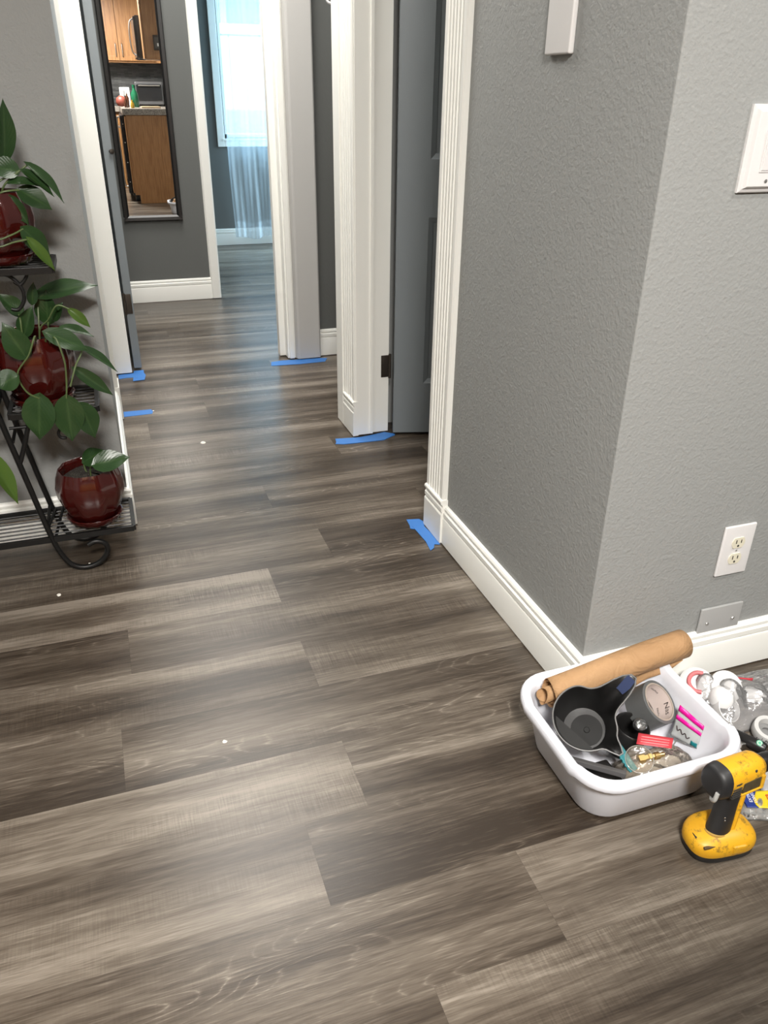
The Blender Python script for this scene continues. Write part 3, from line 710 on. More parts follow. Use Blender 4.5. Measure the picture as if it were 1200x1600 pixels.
# ================================================================ the white tub and what lies in it
TX, TY = .835, .940
def rrect(cx, cy, hx, hy, r, n=8):
    P = []
    for sx, sy, a0 in ((1, 1, 0), (-1, 1, 90), (-1, -1, 180), (1, -1, 270)):
        for k in range(n+1):
            a = math.radians(a0+90*k/n); P.append((cx+sx*(hx-r)+r*math.cos(a), cy+sy*(hy-r)+r*math.sin(a)))
    return P
def tub():
    m = mat('white_tub_plastic', (.77, .78, .84), .33, 0, .5)
    t = bpy.data.objects.new  # noqa
    rings = []
    def ring(hx, hy, r, z, dip=0.0):
        out = []
        for x, y in rrect(TX, TY, hx, hy, r):
            side = max(0, min(1, (abs(x-TX)/hx-.55)/.35)) * max(0, 1-abs((y-TY)/(hy*.62))**4)
            out.append(Vector((x, y, z - dip*side)))
        return out
    dp = .016
    rings = [ring(.118, .100, .045, .001), ring(.136, .118, .055, .004), ring(.141, .123, .058, .012), ring(.158, .143, .066, .100, dp*.5), ring(.160, .145, .066, .108, dp), ring(.172, .157, .074, .110, dp), ring(.1755, .1605, .076, .116, dp), ring(.1755, .1605, .076, .127, dp), ring(.173, .158, .074, .1315, dp), ring(.160, .145, .064, .1315, dp), ring(.1565, .1415, .062, .128, dp), ring(.154, .139, .062, .105, dp*.5), ring(.131, .112, .054, .014), ring(.124, .105, .048, .006)]
    b = MB().rings(rings); o = b.build('plastic_tub', m, None, smooth=50)
    tag(o, 'white plastic dish tub full of tools on the floor by the corner', 'tub')
tub()

kraft = mat('brown_kraft_paper', (.42, .245, .115), .75); n = N(kraft); co = n.obj()
n.l(n.mix(n.noise(co, 25, 4, .6), (.36, .20, .09), (.48, .29, .145)), n.b.inputs['Base Color']); n.bump(n.noise(co, 22, 4, .6, .8), .6, .012)
def paper_roll():
    r = thing('paper_roll', 'loosely rolled brown kraft paper lying across the back of the white tub', 'paper roll')
    A, B_ = Vector((.722, 1.040, .128)), Vector((1.040, 1.048, .172)); L = (B_-A).length
    fm = frame(A, B_-A, (0, -.5, .9))
    def spiral(r0, r1, turns, z0, z1, wob, nu=90, nv=14, cone=0.0):
        b = MB()
        def fn(u, v):
            a = u*turns*2*math.pi + .6; rad = r0 + (r1-r0)*u
            z = z0 + (z1-z0)*v
            rad *= (1 + cone*v) * (1 + .05*math.sin(a*1+v*5) + .015*math.sin(7*v+a*3))
            zz = z + wob*math.sin(a*1.3)*(1-v)
            return fm @ Vector((rad*math.cos(a)*1.1, rad*math.sin(a)*.95, zz))
        b.grid(fn, nu, nv); return b
    o = spiral(.022, .034, 2.2, .0, L, .004, cone=-.04).build('paper_sheet', kraft, r, smooth=180)
    sd = o.modifiers.new('s', 'SOLIDIFY'); sd.thickness = .0005
    o = spiral(.013, .0185, 1.6, -.016, L*.8, .006).build('inner_roll', kraft, r, smooth=180); sd = o.modifiers.new('s', 'SOLIDIFY'); sd.thickness = .0005
    # loose flap hanging from the roll
    f = MB(); 
    def fl(u, v):
        a = math.radians(200+10*v); base = Vector((.032*math.cos(math.radians(150)), .030*math.sin(math.radians(150)), L*(.40+.58*u)))
        p = fm @ base
        return p + Vector((.004*math.sin(u*9), -.012*v, -.026*v*(.5+.5*math.sin(u*3.1+.3)) + .003*math.sin(u*14)*v))
    f.grid(fl, 24, 5); o = f.build('paper_flap', kraft, r, smooth=180); sd = o.modifiers.new('s', 'SOLIDIFY'); sd.thickness = .0005
paper_roll()

blackp = mat('black_plastic', (.011, .0105, .0105), .36, 0, .5)
blackg = mat('scuffed_black_plastic', (.013, .0128, .0125), .6, 0, .25)
def jug():
    r = thing('mixing_cup', 'black plastic mixing cup with pouring lips lying open in the tub', 'mixing cup')
    C = Vector((.741, .938, .147)); ax = Vector((-.36, -.46, .81)).normalized()
    right = Vector((.945, -.327, .011))
    fm = frame(C, ax, right)          # local x = picture right, y = picture up, z = towards the opening
    def lobe(a, c, w): 
        d = (a-c+math.pi) % (2*math.pi) - math.pi; return math.exp(-(d/w)**2)
    def outline(a, k): return 1 + k*(1.02*lobe(a, math.radians(37), .26) + .46*lobe(a, math.radians(-52), .17) - .15*lobe(a, math.radians(-4), .34) - .10*lobe(a, math.radians(78), .26))
    prof = [(.040, -.100, 0), (.043, -.097, 0), (.050, -.055, .12), (.056, -.025, .5), (.0625, 0, 1.0), (.063, .0012, 1.0), (.0605, .0012, 1.0), (.0535, -.025, .5), (.0475, -.055, .12), (.0405, -.094, 0)]
    rings = []
    for rad, z, k in prof:
        rings.append([fm @ Vector((rad*outline(2*math.pi*i/72, k)*math.cos(2*math.pi*i/72), rad*outline(2*math.pi*i/72, k)*math.sin(2*math.pi*i/72), z - .006*k*lobe(2*math.pi*i/72, math.radians(38), .3))) for i in range(72)])
    MB().rings(rings).build('cup', blackp, r, smooth=60)
    rim = [fm @ Vector((.062*outline(2*math.pi*i/72, 1)*math.cos(2*math.pi*i/72), .062*outline(2*math.pi*i/72, 1)*math.sin(2*math.pi*i/72), .001 - .006*lobe(2*math.pi*i/72, math.radians(38), .3))) for i in range(72)]
    MB().tube(rim, .0017, 6, closed=True).build('rim', mat('grey_rim', (.14, .138, .135), .45), r, smooth=60)  # rim in a paler grey than the cup
    MB().lathe([(.0, 0), (.031, 0), (.031, .002), (.006, .0026), (.005, .004)], 40, fm @ Matrix.Translation((.004, -.004, -.094))).build('base_disc', blackg, r, smooth=40)
    bl = MB(); bl.grid(lambda u, v: fm @ Vector(((.086+.032*v)*math.cos(math.radians(31+11*u)), (.086+.032*v)*math.sin(math.radians(31+11*u)), -.0165+.0135*v)), 6, 6); bl.build('blue_lip_sheen', mat('dark_blue_sheen', (.006, .018, .075), .4), r, smooth=180)  # blue sheen inside the pouring lip, put in as a coloured patch
    # ledge across the inside
    d = MB(); pts = [(.060*math.cos(math.radians(a)), .060*math.sin(math.radians(a))) for a in range(168, 284, 8)]
    d.prism(pts, lambda u, v, h: fm @ Vector((u*1.0, v*1.0, h - .03*(0))), -.018, -.015)
    d.build('ledge', blackg, r)
jug()

greytape = mat('grey_duct_tape', (.105, .108, .108), .42); card = mat('cardboard_core', (.36, .30, .25), .7); white_card = mat('printed_core', (.62, .53, .49), .6); ink = mat('dark_ink', (.05, .035, .035), .6)
def duct_tape():
    r = thing('duct_tape', 'roll of dark grey duct tape with a printed core beside the mixing cup', 'tape roll')
    C = Vector((.938, .970, .104)); nrm = Vector((.36, -.50, .76)).normalized(); fm = frame(C, nrm, (.945, -.327, .011))
    MB().lathe([(.0455, -.050), (.0455, -.0005), (.0445, 0), (.0395, 0), (.0395, -.050)], 56, fm, cap0=False, cap1=False).rings([[fm @ Vector((q*math.cos(2*math.pi*i/56), q*math.sin(2*math.pi*i/56), -.050)) for i in range(56)] for q in (.0455, .0395)], False, False).build('tape', greytape, r, smooth=50)
    MB().lathe([(.0395, .0003), (.0365, .0003), (.0365, -.0495), (.0395, -.0495)], 56, fm, cap0=False, cap1=False).build('core', card, r, smooth=50)
    MB().lathe([(.0363, -.001), (.0363, -.048)], 56, fm, cap0=False, cap1=False).build('core_liner', white_card, r, smooth=180)
    def bend(ang, z, s):
        def f(co):
            th = ang - co.x/.036
            return fm @ Vector(((.0358)*math.cos(th), (.0358)*math.sin(th), z + co.y))
        return f
    text_mesh('printing', 'Nas', .017, ink, None, r, bend=bend(math.radians(-4), -.013, 1))
    text_mesh('printing', 'Nashua', .007, ink, None, r, bend=bend(math.radians(-5), -.037, 1))
    text_mesh('printing', 'Nashua', .007, ink, None, r, bend=bend(math.radians(70), -.016, 1))
duct_tape()

def clear(name, tint=(1, 1, 1), haze=.22, hazecol=(.8, .8, .8), rough=.12):
    m = D.materials.new(name); m.use_nodes = True; nt = m.node_tree; nt.nodes.remove(nt.nodes['Principled BSDF']); out = nt.nodes['Material Output']
    tr = nt.nodes.new('ShaderNodeBsdfTransparent'); tr.inputs[0].default_value = (*tint, 1)
    df = nt.nodes.new('ShaderNodeBsdfDiffuse'); df.inputs[0].default_value = (*hazecol, 1)
    gl = nt.nodes.new('ShaderNodeBsdfGlossy'); gl.inputs['Roughness'].default_value = rough
    tc = nt.nodes.new('ShaderNodeTexCoord'); nz = nt.nodes.new('ShaderNodeTexNoise'); nz.inputs['Scale'].default_value = 70; nz.inputs['Detail'].default_value = 3; bp = nt.nodes.new('ShaderNodeBump'); bp.inputs['Strength'].default_value = .8; bp.inputs['Distance'].default_value = .006
    nt.links.new(tc.outputs['Object'], nz.inputs['Vector']); nt.links.new(nz.outputs['Fac'], bp.inputs['Height']); nt.links.new(bp.outputs[0], gl.inputs['Normal'])
    a = nt.nodes.new('ShaderNodeMixShader'); a.inputs[0].default_value = haze; nt.links.new(tr.outputs[0], a.inputs[1]); nt.links.new(df.outputs[0], a.inputs[2])
    fr = nt.nodes.new('ShaderNodeFresnel'); fr.inputs[0].default_value = 1.45
    mu = nt.nodes.new('ShaderNodeMath'); mu.operation = 'MULTIPLY_ADD'; mu.inputs[1].default_value = 1.4; mu.inputs[2].default_value = .03; nt.links.new(fr.outputs[0], mu.inputs[0])
    c = nt.nodes.new('ShaderNodeMixShader'); nt.links.new(mu.outputs[0], c.inputs[0]); nt.links.new(a.outputs[0], c.inputs[1]); nt.links.new(gl.outputs[0], c.inputs[2]); nt.links.new(c.outputs[0], out.inputs[0])
    return m
M['bag'] = clear('clear_bag_film', haze=.16, hazecol=(.85, .85, .86))
M['bag_tan'] = clear('clear_tan_film', (.95, .91, .84), .13, (.50, .43, .35), .15)
pink = mat('magenta_plastic', (.72, .005, .28), .35); teal = mat('teal_plastic', (.006, .16, .18), .4); red_l = mat('red_label', (.55, .045, .06), .5); brass = mat('brass', (.72, .50, .20), .28, 1.0); paper_w = mat('white_paper', (.78, .77, .75), .6)
def on(p, q, r_, s): # bilinear patch
    p, q, r_, s = map(Vector, (p, q, r_, s)); return lambda u, v: (p*(1-u)+q*u)*(1-v) + (s*(1-u)+r_*u)*v
def sheet(fn, nu, nv, name, m, parent, thick=.0004):
    b = MB(); b.grid(fn, nu, nv); o = b.build(name, m, parent, smooth=180, fix=False)
    sd = o.modifiers.new('s', 'SOLIDIFY'); sd.thickness = thick; return o
def zip_bag():
    r = thing('zip_bag', 'clear zip bag with a magenta seal leaning on the right side of the tub', 'bag')
    f = on((.966, .942, .111), (.986, .890, .095), (.974, .882, .045), (.946, .930, .048))
    off = lambda u, v, d: f(u, v) + Vector((-.7, -.3, .6))*(d + .004*math.sin(math.pi*u)*math.sin(math.pi*v) + .0015*math.sin(u*11+v*7))
    sheet(lambda u, v: off(u, v, 0), 16, 12, 'film', clear('zip_film', haze=.5, hazecol=(.75, .78, .78)), r)
    sheet(lambda u, v: off(u, .0+.18*v, .0018), 16, 2, 'seal_strip', pink, r, .001)
    sheet(lambda u, v: off(u, .31+.13*v, .0018), 16, 2, 'seal_strip', pink, r, .001)
    MB().tube(spline([off(.12+.09*i, .62+.10*(i % 2)+.02*i, .002) for i in range(7)], 4), .0011, 6).build('marker_line', ink, r)
    sheet(lambda u, v: off(.74+.22*u, .80+.16*v, .002), 3, 3, 'printed_patch', teal, r)
zip_bag()
def fitting_bag():
    r = thing('parts_pack', 'clear plastic pack of brass fittings with a red label at the front of the tub', 'parts pack')
    def fn(u, v):
        x = .795 + .152*u; y = .826 + .085*v - .018*u*(v-.5)
        e = (math.sin(math.pi*min(max(u, .001), .999))**.45)*(math.sin(math.pi*min(max(v, .001), .999))**.45)
        return Vector((x, y, .036 + .042*e + .005*math.sin(u*17+v*9)*e + .004*math.sin(v*23+u*11)*e))
    sheet(fn, 26, 18, 'film', M['bag_tan'], r)
    lab = on((.848, .912, .0990), (.904, .879, .0985), (.887, .861, .094), (.830, .892, .0945))
    sheet(lab, 4, 4, 'label', red_l, r, .0006)
    # lines of white print
    for k in (.25, .5, .72): sheet(lambda u, v: lab(.1+.8*u, k+.05*v) + Vector((0, -.0004, .0008)), 4, 1, 'print_line', mat('pale_red_print', (.75, .35, .36), .6), r)
    fm = frame((.832, .871, .076), (.9, -.15, .10))
    MB().lathe([(.010, -.008), (.010, .004), (.0075, .004), (.0075, .012), (.009, .012), (.009, .018), (.006, .018), (.006, .024)], 6, fm).build('hex_fitting', brass, r)
    MB().lathe([(.005, .024), (.007, .025), (.007, .034), (.005, .035), (.004, .044)], 16, fm).build('valve_stem', brass, r, smooth=40)
    MB().tube(spline([(.872, .876, .086), (.885, .882, .090), (.900, .874, .086), (.915, .880, .088), (.93, .872, .082)], 5), .0014, 6).build('chain', M['steel'], r, smooth=60)
    fl = frame((.826, .872, .074), (-.30, -.42, .86), (.945, -.327, .011))
    MB().lathe([(.026, 0), (.0265, .004), (.024, .006), (.022, .005), (.0, .004)], 36, fl, cap0=False, cap1=False).build('blister_lid', clear('blister', (1, .96, .9), .14, (.6, .52, .42), .08), r, smooth=50)
    MB().tube([fl @ Vector((.0258*math.cos(2*math.pi*i/36), .0258*math.sin(2*math.pi*i/36), .005)) for i in range(36)], .0009, 6, closed=True).build('blister_rim', clear('blister_edge', (.9, .88, .85), .4, (.7, .66, .6)), r, smooth=60)
fitting_bag()
for k, (p, q, lab) in enumerate([((.792, .902, .088), (.806, .862, .060), 'teal plastic strip standing left of its twin between the mixing cup and the parts pack'), ((.800, .906, .090), (.814, .862, .062), 'teal plastic strip touching the parts pack of brass fittings')]):
    p, q = Vector(p), Vector(q); b = MB(); fm = frame((p+q)/2, q-p, (.9, .3, .2)); L = (q-p).length/2
    b.box(-.0045, .0045, -.002, .002, -L, L, .001, mat=fm)
    for i in range(6): b.box(-.006, -.004, -.0018, .0018, -L+.004+i*L*.3, -L+.004+i*L*.3+.003, mat=fm)
    tag(b.build('plastic_strip', teal), lab, 'plastic strip', 'teal plastic strips')
def bar():
    A, B_ = Vector((.694, .910, .082)), Vector((.775, .842, .082)); fm = frame((A+B_)/2, B_-A, (0, 0, 1)); L = (B_-A).length/2
    o = MB().box(-.006, .006, -.0045, .0045, -L, L, .0015, mat=fm).build('flat_bar', mat('grey_bar', (.11, .105, .105), .4, .3)); tag(o, 'grey flat bar wedged below the mixing cup at the tub front', 'bar')
    o = MB().box(.712, .80, .838, .93, .010, .030, .004).build('tool_case', blackp); tag(o, 'black case at the bottom of the tub under the flat bar', 'case')
    fm = frame((.862, .955, .050), (.1, -.2, .97))
    o = MB().lathe([(.030, -.040), (.034, -.036), (.036, .028), (.033, .031), (.030, .028), (.029, -.03)], 32, fm).build('black_pot', blackp, smooth=50); tag(o, 'small black plastic pot in the middle of the tub behind the teal strips', 'pot')
    o = MB().lathe([(.0, .016), (.010, .015), (.013, .008), (.013, -.006), (.009, -.012), (.0, -.012)], 20, frame((.868, .935, .094), (-.3, -.6, .6))).build('plastic_stopper', clear('smoky_clear', (.5, .5, .5), .25, (.2, .2, .2)), smooth=60); tag(o, 'small smoky clear stopper between the mixing cup and the duct tape', 'stopper')
bar()

# ================================================================ cordless drill
yellow = mat('worn_yellow_plastic', (.70, .37, .015), .42); n = N(yellow); co = n.obj()
dirt = n.math('MULTIPLY_ADD', n.noise(co, 60, 6, .75), 6.0, -3.2, clamp=True); grime = n.noise(co, 30, 3, .6)
c1 = n.mix(grime, (.62, .29, .012), (.80, .45, .02)); n.l(n.mix(dirt, c1, (.055, .04, .025)), n.b.inputs['Base Color'])
rub = mat('black_rubber', (.017, .017, .018), .5); window_m = mat('grimy_dark_window', (.04, .032, .02), .3); n = N(window_m); co = n.obj(); n.l(n.mix(n.noise(co, 90, 3, .6), (.015, .012, .010), (.11, .085, .04)), n.b.inputs['Base Color'])
def drill():
    r = thing('cordless_drill', 'worn yellow and black cordless drill standing on its battery beside the tub', 'drill')
    # battery base: D-shaped slab
    def dshape(k, dx=0): 
        P = []
        for i in range(48):
            a = 2*math.pi*i/48; c, s = math.cos(a), math.sin(a)
            x = .0635*math.copysign(abs(c)**.62, c); y = .0415*math.copysign(abs(s)**.66, s)
            x *= 1 - .10*(s > 0)*s
            P.append((x*k, y*k))
        return P
    fb = Matrix.Translation((.892, .716, 0)) @ Matrix.Rotation(math.radians(-6), 4, 'Z')
    def slab(levels, sh=0): return MB().rings([[fb @ Vector((x, y, z + (sh*y/.0415 if z > .02 else 0))) for x, y in dshape(k)] for k, z in levels])
    slab([(.93, .001), (.97, .004), (.98, .016)]).build('battery_pack', rub, r, smooth=40)
    bt = slab([(.985, .0155), (1.0, .019), (1.0, .029), (.96, .037), (.86, .043), (.60, .048), (.44, .050)], .003); bo = bt.build('battery_housing', yellow, r, smooth=35)
    g = MB()
    g.box(-.052, -.026, -.0345, -.0295, .0355, .0400, .001, mat=fb)
    g.build('latch', mat('dark_recess', (.10, .06, .02), .6), bo)
    MB().box(-.056, -.047, -.012, .0, .0375, .0425, .001, mat=fb).build('notch', M['slot'], bo)
    MB().box(.0, .028, -.0435, -.035, .020, .0375, .004, mat=fb).build('release_button', yellow, bo)
    MB().lathe([(.0028, 0), (.0028, .0008)], 10, fb @ frame((.046, -.022, .0385), (.25, -.2, 1))).build('screw_hole', M['slot'], bo)
    # handle: leaning, tapered grip
    H0, H1 = Vector((.882, .712, .044)), Vector((.900, .724, .128)); ax = (H1-H0).normalized(); fh = frame(H0, ax) @ Matrix.Diagonal((.80, .84, 1.0, 1))
    def el(rx, ry, z, dx=0): return [fh @ Vector((dx + rx*math.copysign(abs(math.cos(2*math.pi*i/28))**.8, math.cos(2*math.pi*i/28)), ry*math.sin(2*math.pi*i/28), z)) for i in range(28)]
    MB().rings([el(.030, .0205, -.002), el(.0285, .0195, .008), el(.0265, .0185, .03, .001), el(.0255, .018, .055, .000), el(.0285, .0195, .078, -.003), el(.032, .021, .092, -.006)]).build('grip', rub, r, smooth=60)
    MB().rings([el(.033, .0225, -.004), el(.033, .0225, .0), el(.0305, .021, .001)]).build('grip_collar', mat('tan_collar', (.42, .26, .06), .5), r, smooth=50)
    MB().box(.021, .033, -.0165, .0165, -.002, .080, .006, 3, mat=fh).build('front_strip', yellow, r, smooth=50)
    for q in ((-.020, .036), (-.017, .030)): MB().lathe([(.0019, 0), (.0013, .0008)], 8, fh @ frame((q[0]+.008, -.0180, q[1]), (-.3, -1, 0))).build('rivet', M['steel'], r)
    # motor body along +X
    o = Vector((.862, .722, .160)); fd = frame(o, (1, .10, -.02), (0, .06, 1)) @ Matrix.Diagonal((.77, .77, .92, 1))     # local z = forward, x = up, y = sideways (towards the viewer is -y or +y)
    def body(rx, ry, z, sq=.8, drop=0): return [fd @ Vector((rx*math.copysign(abs(math.cos(2*math.pi*i/36))**sq, math.cos(2*math.pi*i/36)) - drop, ry*math.copysign(abs(math.sin(2*math.pi*i/36))**sq, math.sin(2*math.pi*i/36)), z)) for i in range(36)]
    MB().rings([body(.028, .026, -.016, .9), body(.0355, .0315, -.0145, .88), body(.0395, .035, -.008, .85), body(.041, .036, .006, .8)]).build('rear_cap', rub, r, smooth=50)
    MB().rings([body(.0405, .0355, .004), body(.0395, .035, .02), body(.038, .034, .055), body(.036, .033, .085), body(.031, .029, .094), body(.024, .022, .102)]).build('motor_housing', yellow, r, smooth=40)
    side = 1 if (fd.to_3x3() @ Vector((0, 1, 0))).y < 0 else -1
    ys = side*.0335
    v = MB()
    for i in range(5): v.box(-.030+.006*i, -.0272+.006*i, ys-.003, ys+.0032, .008, .030, .0006, mat=fd)
    v.build('vent', M['slot'], r)
    MB().box(-.026, .003, ys-.004, ys+.0022, .034, .080, .003, mat=fd).build('side_panel', window_m, r)
    w = MB(); w.box(-.031, -.026, ys-.004, ys+.004, .032, .088, .002, mat=fd); w.box(-.028, .006, ys-.004, ys+.004, .080, .088, .002, mat=fd); w.build('panel_frame', yellow, r)
    MB().box(.004, .0085, ys-.003, ys+.002, .014, .028, .001, mat=fd).build('vent', M['slot'], r)
    MB().box(.016, .024, ys*.8-.004, ys*.8+.007*0+.0045*side, .062, .068, .002, mat=fd).build('screw_hole', M['slot'], r)
    MB().lathe([(.021, .100), (.022, .108), (.020, .132), (.012, .145), (.007, .147)], 24, fd).build('chuck', blackp, r, smooth=40)
    MB().lathe([(.0035, .145), (.0035, .19), (.001, .196)], 6, fd).build('drill_bit', M['steel'], r)
    MB().tube(spline([fd @ Vector(p) for p in ((-.010, side*.022, -.018), (-.030, side*.020, -.020), (-.041, side*.008, -.014), (-.044, -side*.004, -.004))], 5), .0038, 8).build('trim_strip', mat('grey_strip', (.42, .42, .40), .5), r, smooth=60)
    MB().box(-.075, -.045, -.008, .008, .045, .060, .005, 3, mat=fd).build('trigger', blackp, r)
drill()

# ================================================================ odds and ends right of the tub
pvc = mat('white_pvc', (.80, .79, .79), .3)
G = 'white plastic pipe fittings'
def fit(lab, prof, fm, extra=None, m=pvc):
    r = thing('pipe_fitting', lab, 'pipe fitting', G); MB().lathe(prof, 36, fm, cap0=False, cap1=False).build('body', m, r, smooth=45)
    if extra: extra(r)
e1 = frame((1.106, 1.050, .036), (-.35, -.45, .82), (.945, -.327, .011))
fit('white pipe elbow with a pink gasket in the clear bag by the baseboard', [(.0, -.036), (.034, -.036), (.034, .006), (.037, .008), (.037, .016), (.030, .022), (.022, .024), (.019, .020), (.0, .020)], e1,
    lambda r: MB().tube(spline([e1 @ Vector((.004+.022*math.cos(math.radians(a)), .022*math.sin(math.radians(a)), .0245)) for a in range(60, 271, 30)], 3), .0048, 8).build('gasket', mat('pink_rubber', (.62, .17, .18), .5), r, smooth=60))
fit('flat white flanged nut leaning on the pipe elbow in the clear bag', [(.0, .014), (.026, .013), (.034, .008), (.035, .002), (.031, -.002), (.026, -.004), (.024, -.024), (.0, -.024)], frame((1.150, 1.012, .052), (-.15, -.55, .75)))
c3 = frame((1.126, .976, .026), (.16, -.60, .62), (.945, -.327, .011))
fit('round white slip cup with a dark mouth next to the tub rim', [(.0, -.026), (.018, -.026), (.026, -.016), (.029, .006), (.0295, .012), (.027, .012), (.0255, .002), (.0, -.004)], c3,
    lambda r: (MB().lathe([(.0, -.0032), (.0252, .0022)], 30, c3, cap0=False, cap1=False).build('dark_mouth', M['slot'], r),
               MB().lathe([(.0265, .0), (.027, .012), (.023, .026), (.013, .034), (.0, .036)], 32, frame((1.128, .992, .032), (.0, .15, .9)), cap0=False, cap1=False).build('dome', pvc, r, smooth=50)))
fit('small white coupling lying under the film in the clear bag', [(.014, -.026), (.017, -.026), (.017, .026), (.014, .026), (.014, -.026)], frame((1.188, 1.020, .020), (.9, .3, .1)))
fit('white bent trap arm lying in the clear bag at the frame edge', [(.013, -.05), (.016, -.05), (.016, .04), (.02, .042), (.02, .055), (.014, .056), (.013, -.05)], frame((1.245, .985, .022), (.8, -.5, .08)))
def film_bag():
    r = thing('clear_bag', 'crumpled clear plastic bag draped over white pipe fittings', 'bag')
    rn = random.Random(2); ph = [(rn.uniform(20, 90), rn.uniform(20, 90), rn.uniform(0, 6)) for _ in range(9)]
    def bump(x, y): return sum(.0022*abs(math.sin(a*x+b_*y+c)) for a, b_, c in ph)
    hills = [(1.108, 1.040, .072, .045), (1.150, 1.000, .068, .045), (1.205, .985, .045, .06), (1.29, .98, .05, .07)]
    def fn(u, v):
        x = 1.075 + .30*u; y = .930 + .165*v - .02*u
        if y > 1.100: y = 1.100
        z = max(h*math.exp(-((x-a)**2+(y-b_)**2)/(s*s)) for a, b_, h, s in hills) + .002
        e = min(1, 6*u, 6*(1-u), 6*v, 6*(1-v))
        return Vector((x, y, max(.0015, (z + bump(x, y)*.8)*e**.5)))
    sheet(fn, 60, 36, 'film', clear('bag_film_wrinkled', haze=.15, hazecol=(.86, .85, .86), rough=.18), r)
    MB().tube(spline([(1.20, 1.05, .035), (1.24, 1.035, .030), (1.29, 1.03, .026), (1.34, 1.01, .02)], 5), .003, 6).build('red_seal', mat('red_bag_seal', (.55, .03, .05), .4), r, smooth=60)
film_bag()
def spool():
    r = thing('tape_spool', 'white tape spool with a printed label beside the black marker', 'tape spool')
    fm = frame((1.172, .902, .010), (-.10, -.25, .96), (.945, -.327, .011)); 
    MB().lathe([(.021, 0), (.029, 0), (.030, .002), (.030, .020), (.029, .022), (.021, .022), (.020, .018), (.020, .002)], 40, fm, cap0=False, cap1=False).build('shell', mat('pale_grey_plastic', (.56, .56, .55), .4), r, smooth=40)
    MB().lathe([(.020, .006), (.010, .006), (.010, .0), (.0, .0)], 24, fm, cap0=False, cap1=False).build('hub', mat('grey_hub', (.2, .2, .2), .5), r, smooth=40)
    bars = MB()
    for i in range(9): 
        a = math.radians(-150+8*i); bars.box(-.0007, .0007, -.0002, .0002, .003, .0095, mat=fm @ Matrix.Rotation(a, 4, 'Z') @ Matrix.Translation((.0301, 0, 0)) @ Matrix.Rotation(math.pi/2, 4, 'Z'))
    bars.build('barcode', ink, r)
    for a, s in ((-132, '1'), (-112, '60')):
        th = math.radians(a)
        text_mesh('printing', s, .009, ink, fm @ Matrix.Rotation(th, 4, 'Z') @ Matrix.Translation((.0302, 0, .0145)) @ Matrix.Rotation(math.pi/2, 4, 'Z') @ Matrix.Rotation(math.pi/2, 4, 'X'), r)
spool()
def marker():
    r = thing('black_tube', 'black tube with a round green logo beside the tape spool', 'tube')
    A, B_ = Vector((1.102, .918, .014)), Vector((1.135, .862, .014)); fm = frame(A, B_-A)
    MB().lathe([(.009, 0), (.0125, .003), (.0125, .058), (.010, .064), (.006, .065)], 24, fm).build('barrel', blackp, r, smooth=50)
    lg = frame(A.lerp(B_, .74) + Vector((-.003, -.0055, .0118)), (-.3, -.45, .85), (.945, -.327, .011))
    MB().lathe([(0, 0), (.0062, 0), (.0062, .0006), (.0, .0008)], 24, lg, cap0=False, cap1=False).build('logo', mat('green_logo', (.10, .42, .26), .4), r)
    MB().tube([lg @ Vector((.004*math.cos(i*.5236), .004*math.sin(i*.5236), .001)) for i in range(12)], .0006, 5, closed=True).build('logo_ring', paper_w, r)
    tag(r)
marker()
def bits():
    o = MB().lathe([(.008, 0), (.012, .002), (.012, .03), (.006, .04), (.006, .052)], 16, frame((1.073, .932, .013), (.8, -.5, .05))).build('black_nozzle', blackp, smooth=50); tag(o, 'small black nozzle lying against the tub under the slip cup', 'nozzle')
    o = MB().box(1.095, 1.120, .886, .905, .002, .016, .003).build('metal_clip', M['steel']); tag(o, 'shiny metal clip beside the black nozzle', 'clip')
    r = thing('printed_card', 'white printed card with pink specks partly under the tub', 'card')
    f = on((1.048, .905, .006), (1.10, .905, .004), (1.085, .850, .003), (1.04, .855, .004)); sheet(f, 6, 6, 'card', paper_w, r, .0006)
    sheet(lambda u, v: f(.62+.16*u, .2+.3*v)+Vector((0, 0, .0012)), 2, 2, 'pink_print', mat('pink_print', (.75, .2, .3), .5), r)
    sheet(lambda u, v: f(.2+.2*u, .7+.2*v)+Vector((0, 0, .0012)), 2, 2, 'green_print', mat('green_print', (.05, .2, .08), .5), r)
    r = thing('grey_pouch', 'pale grey plastic pouch behind the yellow drill', 'pouch')
    def fn(u, v):
        e = (math.sin(math.pi*min(max(u, .001), .999))*math.sin(math.pi*min(max(v, .001), .999)))**.5
        return Vector((1.055+.15*u+.02*v, .775+.085*v, .0015 + e*(.020+.003*math.sin(u*17+v*9))))
    sheet(fn, 24, 16, 'film', clear('grey_film', haze=.55, hazecol=(.55, .55, .56), rough=.2), r)
    MB().box(1.08, 1.17, .79, .84, .002, .012, .003).build('contents', mat('grey_contents', (.33, .33, .34), .5), r)
bits()
